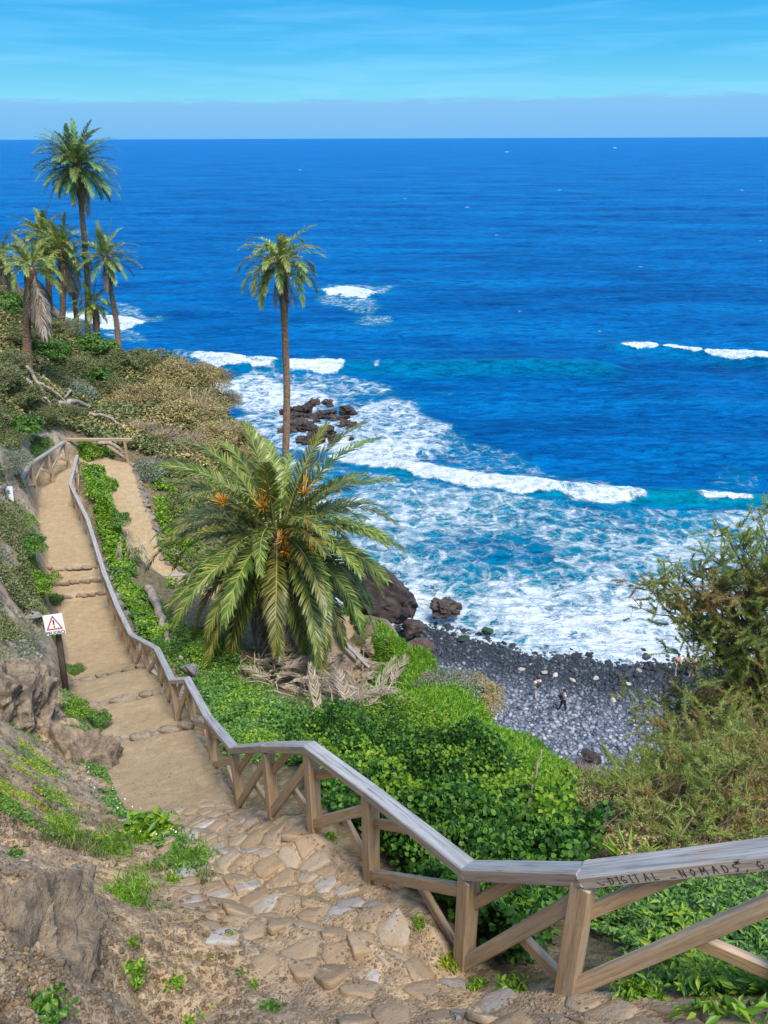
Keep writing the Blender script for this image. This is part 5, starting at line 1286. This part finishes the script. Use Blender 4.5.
# gravel
def gravel(nm, n_, poly, smin, smax, seed, label, m=None):
    rg = np.random.default_rng(seed); uv = poly_sample(poly, n_, rg); P, ok = hit(uv[:, 0], uv[:, 1]); P = P[ok]; n_ = len(P)
    P[:, 2] = [Hn(a, b) if b < 10.5 else c for a, b, c in P]
    uI, fI = ico(1); s = smin*(smax/smin)**(rg.uniform(0, 1, n_)**2.5)
    Vp = uI[None]*(1+.18*rg.normal(size=(n_, len(uI), 1)).clip(-1.5, 1.5)*.7)*np.stack([s, s*.8, s*.6], 1)[:, None]
    Vp = Vp + P[:, None]; Vp[..., 2] += (s*.15)[:, None]
    F_ = (fI[None]+np.arange(n_)[:, None, None]*len(uI)).reshape(-1, 3)
    tag(link(nm, mesh_np(nm, Vp.reshape(-1, 3), F_, m or M_flag, False)), label, 'gravel', kind='stuff')
gravel('soil_clods', 8000, [(-10, 830), (60, 800), (130, 830), (200, 870), (240, 940), (300, 1060), (0, 1060), (-30, 1060)], .004, .026, 35, 'crumbs and clods of earth covering the near dirt bank', M_ground)
gravel('soil_clods', 3000, [(180, 810), (240, 800), (380, 880), (450, 960), (570, 1000), (620, 1020), (560, 1060), (300, 1060), (240, 960), (200, 880)], .003, .014, 36, 'earth crumbs between the stones of the stairs', M_ground)
gravel('soil_clods', 3500, [(-20, 700), (60, 700), (110, 790), (150, 860), (60, 850), (-20, 850)], .006, .04, 37, 'clods on the rock ledge left of the path', M_ground)
gravel('gravel', 5000, [(180, 810), (240, 800), (380, 880), (450, 960), (570, 1000), (620, 1020), (560, 1060), (300, 1060), (240, 960), (200, 880)], .004, .018, 31, 'loose gravel scattered over the stone stairs')
gravel('gravel', 2000, [(0, 840), (140, 860), (240, 960), (300, 1060), (0, 1060)], .004, .022, 32, 'loose gravel on the near dirt bank')
gravel('soil_clods', 8000, [(-10, 830), (60, 800), (130, 830), (200, 870), (240, 940), (300, 1060), (0, 1060), (-30, 1060)], .004, .026, 35, 'crumbs and clods of earth covering the near dirt bank', M_ground)
gravel('soil_clods', 3000, [(180, 810), (240, 800), (380, 880), (450, 960), (570, 1000), (620, 1020), (560, 1060), (300, 1060), (240, 960), (200, 880)], .003, .014, 36, 'earth crumbs between the stones of the stairs', M_ground)
gravel('soil_clods', 3500, [(-20, 700), (60, 700), (110, 790), (150, 860), (60, 850), (-20, 850)], .006, .04, 37, 'clods on the rock ledge left of the path', M_ground)
gravel('gravel', 900, [(120, 720), (210, 740), (235, 805), (170, 820), (115, 780)], .005, .02, 33, 'loose gravel on the near end of the dirt path')

# ---- dead fronds and wood
def dry_frond(name, label, p, rot, sc, k, group=None):
    o = link(name, dkA[k % 5] if k < 50 else dkB[k % 5], None, p, rot, sc); return tag(o, label, 'dry frond', group)
rg = np.random.default_rng(61)
pile_px = poly_sample([(232, 662), (300, 650), (385, 670), (392, 690), (375, 722), (310, 712), (270, 690)], 80, rg)
for j, (u, v) in enumerate(pile_px):
    p = hit1(u, v)+Vector((0, 0, rg.uniform(.05, .55)))
    dry_frond('dry_frond', 'dead brown frond lying in the heap at the foot of the big palm', p, (rg.uniform(-.6, .6), R(-60)+rg.uniform(-.3, .3), rg.uniform(0, 6.28)), rg.uniform(.4, .8), j % 5, 'dead fronds heaped below the big palm')
for (u, v, az, el, sc, l) in [(367, 715, .9, -120, .55, 'long dead frond standing upright at the right end of the frond heap'), (320, 722, 1.8, -110, .50, 'pale dead frond standing upright in the middle of the frond heap'), (355, 722, 1.2, -125, .4, 'short dead frond leaning at the right end of the frond heap')]:
    dry_frond('dry_frond', l, hit1(u, v), (0, R(el), az), sc, 2)
for (u, v, az, sc, l) in [(132, 560, -1.2, .5, 'whitish dead frond hanging between the two paths'), (140, 562, -.5, .5, 'second whitish dead frond spread between the two paths'), (126, 566, -1.9, .45, 'short whitish dead frond nearest the fence between the paths')]:
    dry_frond('dry_frond', l, hit1(u, v)+Vector((0, 0, 1.15)), (0, 0, az), sc*1.15, 1)
M_deadwood = mat('bleached_wood', lambda N, nt: principled(N, ramp(N, noise(N, N('ShaderNodeTexCoord').outputs['Object'], 5, 5), [(.3, (.14, .11, .085)), (.7, (.38, .32, .26))]), .85))
def stick(label, pts, r0, r1, m=M_deadwood, group=None, name='dead_branch'):
    P = np.array([list(p) for p in pts]); tt = np.linspace(0, len(P)-1, 14); q = np.stack([np.interp(tt, range(len(P)), P[:, c]) for c in range(3)], 1)
    q[1:-1] += rg.normal(size=(12, 3))*r0*.25; c0 = q[0].copy(); mb = MB(); mb.tube(q-c0, np.linspace(r0, r1, 14), 7)
    return tag(link(name, mb.mesh(name, m), None, c0), label, 'dead wood', group)
for j, (a, b, Y, r, l) in enumerate([((20, 378), (52, 418), 36, .13, 'pale dead branch slanting down from the skirted palm foot'), ((28, 372), (60, 428), 35.5, .10, 'second pale branch below the skirted palm'), ((34, 385), (75, 415), 36, .09, 'thin dead branch right of the skirted palm foot'), ((60, 410), (92, 412), 35.5, .16, 'cut log lying across the slope above the barrier'), ((72, 395), (62, 418), 35.5, .08, 'upright dead stick on the slope above the log'), ((90, 418), (125, 432), 35, .09, 'dead branch behind the barrier'), ((100, 448), (125, 458), 33, .12, 'dead log at the barrier foot'), ((45, 380), (30, 420), 36, .08, 'thin crossing branch under the skirted palm')]):
    p, q = hit1(*a)+Vector((0, 0, .25)), hit1(*b)+Vector((0, 0, .25))
    stick(l, [p, (p+q)/2+Vector((0, 0, .25)), q], r, r*.5)
p, q = hit1(150, 596), hit1(172, 652); stick('thick bare root running downhill left of the big palm', [p+Vector((0, 0, .3)), (p+q)/2+Vector((0, 0, .35)), q+Vector((0, 0, .1))], .16, .07)
p, q = hit1(160, 618), hit1(182, 662); stick('thinner bare root parallel to the thick one', [p+Vector((0, 0, .2)), (p+q)/2+Vector((0, 0, .2)), q+Vector((0, 0, .1))], .09, .05)
p = hit1(520, 850); stick('thin dead stalk rising from the thicket', [p+Vector((0, 0, .3)), p+Vector((.08, .1, .75)), p+Vector((.16, .2, 1.15))], .016, .007)
for j in range(60):
    u, v = pile_px[j]; p = hit1(u, v)+Vector((0, 0, .15)); a = rg.uniform(0, 6.28); l = rg.uniform(.4, 1.1)
    stick('bare stalk in the heap of dead fronds', [p, p+Vector((math.cos(a)*l*.5, math.sin(a)*l*.5, .25)), p+Vector((math.cos(a)*l, math.sin(a)*l, rg.uniform(-.1, .4)))], .022, .010, group='bare stalks in the frond heap', name='dry_stalk')

# ================================================================== SIGNS
def flatm(nm, c, r=.5): return mat(nm, lambda N, nt: principled(N, mix(N, math_(N, 'MULTIPLY', noise(N, N('ShaderNodeTexCoord').outputs['Object'], 9, 5), .35), c, tuple(x*.6 for x in c)), r))
M_white = flatm('sign_white', (.72, .74, .74)); M_red = flatm('sign_red', (.42, .03, .05)); M_black = flatm('sign_black', (.02, .02, .025)); M_post = mat('old_post', lambda N, nt: principled(N, ramp(N, noise(N, N('ShaderNodeMapping', ins={'Vector': N('ShaderNodeTexCoord').outputs['Object'], 'Scale': (20, 20, 1.5)}).outputs[0], 1.5, 6), [(.3, (.05, .036, .026)), (.7, (.15, .11, .08))]), .85))
fp = at(65, 694, 14.0); hp = at(55, 612, 14.0)
sign = thing('warning_sign', fp, label='white board with a red warning triangle on a leaning dark post, left of the path', cat='sign')
mb = MB(); mb.tube([(0, 0, -.4), tuple((hp-fp)*.5+Vector((.02, 0, 0))), tuple(hp-fp)], [.075, .068, .06], 10); link('post', mb.mesh('post', M_post), sign)
ce = at(54.2, 624.5, 13.85)-fp
def box(name, w, h, d, m, parent, bev=.004):
    bm = bmesh.new(); bmesh.ops.create_cube(bm, size=1)
    for v_ in bm.verts: v_.co = Vector((v_.co.x*w, v_.co.y*d, v_.co.z*h))
    bmesh.ops.bevel(bm, geom=list(bm.edges), offset=bev, segments=1, affect='EDGES')
    me = bpy.data.meshes.new(name); bm.to_mesh(me); bm.free(); me.materials.append(m); return link(name, me, parent)
pn = box('panel', .42, .45, .025, M_white, sign); pn.location = ce; pn.rotation_euler = (R(-18), R(-7), R(4))
def poly_ring(pts, t, y, m, nm, par):
    pts = [Vector((p[0], y, p[1])) for p in pts]; c = sum(pts, Vector())/len(pts); mbx = MB()
    for a, b in zip(pts, pts[1:]+pts[:1]):
        ia, ib = c+(a-c)*(1-t), c+(b-c)*(1-t); mbx.add([a, b, ib, ia], [[0, 1, 2, 3]])
    return link(nm, mbx.mesh(nm, m, False), par)
poly_ring([(-.18, -.11), (.18, -.11), (0, .21)], .24, -.0155, M_red, 'warning_triangle', pn)
mbx = MB(); mbx.add([(-.020, -.0155, .10), (.020, -.0155, .10), (.011, -.0155, -.015), (-.011, -.0155, -.015)], [[0, 1, 2, 3]]); mbx.add([(-.016, -.0155, -.035), (.016, -.0155, -.035), (.016, -.0155, -.065), (-.016, -.0155, -.065)], [[0, 1, 2, 3]])
link('exclamation_mark', mbx.mesh('exclamation_mark', M_black, False), pn)
tx = bpy.data.curves.new('caption', 'FONT'); tx.body = 'PELIGRO'; tx.size = .105; tx.align_x = 'CENTER'; tx.extrude = .001; tx.offset = .002; tx.materials.append(M_black)
tmp = bpy.data.objects.new('tmp', tx); COL.objects.link(tmp); me_t = bpy.data.meshes.new_from_object(tmp.evaluated_get(bpy.context.evaluated_depsgraph_get())); bpy.data.objects.remove(tmp)
me_t.name = 'caption'; to = link('caption', me_t, pn); to.location = (0, -.0155, -.215); to.rotation_euler = (R(90), 0, 0)
fp2 = at(7, 520, 23.0); fp2.z = Hs(fp2.x, fp2.y)
s2 = thing('notice_board', fp2, label='small white notice board seen from behind on a grey post at the left edge', cat='sign')
hp2 = at(6, 486, 23.0)-fp2
mb = MB(); mb.tube([(0, 0, -.5), tuple(hp2*.5), tuple(hp2+Vector((0, 0, .05)))], [.085, .08, .075], 8); link('post', mb.mesh('post', M_greyrock), s2)
pn2 = box('panel', .66, .50, .025, M_white, s2); pn2.location = at(2.5, 494, 23.12)-fp2; pn2.rotation_euler = (R(-10), R(4), R(10))
for q, (x, z) in enumerate([(-.1, .0), (-.18, -.12), (.20, .1), (.21, .03)]):
    bl = box('bracket_hole', .05, .04, .004, M_black, pn2, .001); bl.location = (x, -.0155, z)

# ================================================================== PEOPLE
def skin_mesh(name, verts, edges, radii, m, sub=1, root=0):
    me = bpy.data.meshes.new(name); me.from_pydata(verts, edges, []); o = bpy.data.objects.new(name, me); COL.objects.link(o)
    md = o.modifiers.new('skin', 'SKIN'); md.use_smooth_shade = True
    for i, r in enumerate(radii):
        sv_ = me.skin_vertices[0].data[i]; sv_.radius = (r, r) if not hasattr(r, '__len__') else r; sv_.use_root = (i == root)
    s = o.modifiers.new('sub', 'SUBSURF'); s.levels = sub; s.render_levels = sub
    dg = bpy.context.evaluated_depsgraph_get(); me2 = bpy.data.meshes.new_from_object(o.evaluated_get(dg)); bpy.data.objects.remove(o)
    me2.name = name; me2.materials.clear(); me2.materials.append(m); return me2
def cl(nm, c, r=.85): return mat(nm, lambda N, nt: principled(N, c, r))
M_skin = cl('skin', (.45, .25, .16), .5); M_hair = cl('hair_dark', (.03, .02, .015), .6)
def person(label, p, facing, shirt, legs, shoes=(.05, .05, .05), stride=.12, arm=.2, pack=None, hair=(.03, .02, .015), shorts=False, bend=0.0, hgt=1.72):
    k = hgt/1.72
    root = thing('person', p, (0, 0, facing), label, 'person', None, k)
    s = stride
    J = [(0, 0, .95), (0, -.01-bend*.3, 1.2), (0, -bend, 1.42), (0, -bend-.02, 1.50), (0, -bend-.04, 1.62), (0, -bend-.05, 1.70),
         (-.09, 0, .90), (-.10, -s*.6, .50), (-.10, -s, .09), (-.10, -s-.14, .04), (.09, 0, .90), (.10, s*.3, .50), (.10, s, .09), (.10, s-.14, .04),
         (-.19, -bend, 1.40), (-.24, .04-bend, 1.13), (-.22, -arm-bend, .92), (-.21, -arm-.07-bend, .85), (.19, -bend, 1.40), (.24, .05-bend, 1.13), (.23, -arm*.7-bend, .92), (.22, -arm*.7-.06-bend, .85)]
    E = [(0, 1), (1, 2), (2, 3), (3, 4), (4, 5), (0, 6), (6, 7), (7, 8), (8, 9), (0, 10), (10, 11), (11, 12), (12, 13), (2, 14), (14, 15), (15, 16), (16, 17), (2, 18), (18, 19), (19, 20), (20, 21)]
    Rr = [.13, .12, .13, .055, .095, .085, .085, .058, .042, .035, .085, .058, .042, .035, .05, .038, .028, .032, .05, .038, .028, .032]
    link('body', skin_mesh('body', J, E, Rr, M_skin), root)
    M_s = cl('shirt', shirt); M_l = cl('trousers', legs); M_h = cl('hair', hair, .6)
    link('shirt', skin_mesh('shirt', [J[0], J[1], J[2], J[14], tuple(np.array(J[14])*.45+np.array(J[15])*.55), J[18], tuple(np.array(J[18])*.45+np.array(J[19])*.55)], [(0, 1), (1, 2), (2, 3), (3, 4), (2, 5), (5, 6)], [.15, .145, .15, .068, .058, .068, .058], M_s), root)
    e_ = .45 if shorts else .96
    lk = lambda a, b: tuple(np.array(J[a])*(1-min(1, e_*2 if e_ < .5 else 1))+np.array(J[b])*min(1, e_*2 if e_ < .5 else 1))
    if shorts: vs_ = [(0, 0, .98), J[6], tuple(np.array(J[6])*.3+np.array(J[7])*.7), J[10], tuple(np.array(J[10])*.3+np.array(J[11])*.7)]; link('shorts', skin_mesh('shorts', vs_, [(0, 1), (1, 2), (0, 3), (3, 4)], [.145, .105, .085, .105, .085], M_l), root)
    else: vs_ = [(0, 0, .98), J[6], J[7], J[8], J[10], J[11], J[12]]; link('trousers', skin_mesh('trousers', vs_, [(0, 1), (1, 2), (2, 3), (0, 4), (4, 5), (5, 6)], [.145, .10, .073, .055, .10, .073, .055], M_l), root)
    V_, F_ = ico(3); V_ = V_*np.array([.098, .108, .115]); V_ = V_+np.array([0, -bend-.03, 1.675]); c = V_.mean(0)
    V_[:, 1] = np.where(V_[:, 2] < 1.66, V_[:, 1]*1.0+.02, V_[:, 1]+.012)
    link('hair', mesh_np('hair', V_, F_, M_h, True), root)
    if pack:
        bx_ = box('backpack', .28, .40, .15, cl('pack', pack), root, .03); bx_.location = (0, .19-bend, 1.22)
    return root
def bp_(u, v):
    for z in (1.0,): q = atz(u, v, z)
    for _ in range(4): z = float(beach_z(q.x, q.y))+.08; q = atz(u, v, z)
    return q
person('person in a white shirt walking on the shingle near the green slope, dark hair', bp_(536, 698), R(200), (.72, .72, .74), (.55, .50, .50), hair=(.02, .015, .015), pack=(.05, .05, .06))
person('person in a light blue top and black trousers holding something on the shingle', bp_(562, 711), R(110), (.35, .50, .75), (.02, .02, .03), stride=.18, pack=(.03, .03, .04))
person('leftmost of the three people at the waterline, bare back and turquoise shorts', bp_(675, 674), R(20), (.50, .27, .17), (.04, .25, .28), shorts=True)
person('middle one of the three people at the waterline, darker clothing', bp_(684, 675), R(170), (.16, .14, .10), (.05, .06, .05))
person('rightmost of the three people at the waterline, reddish skin and dark shorts', bp_(691, 676), R(-30), (.50, .25, .16), (.06, .07, .09), shorts=True, hgt=1.65)
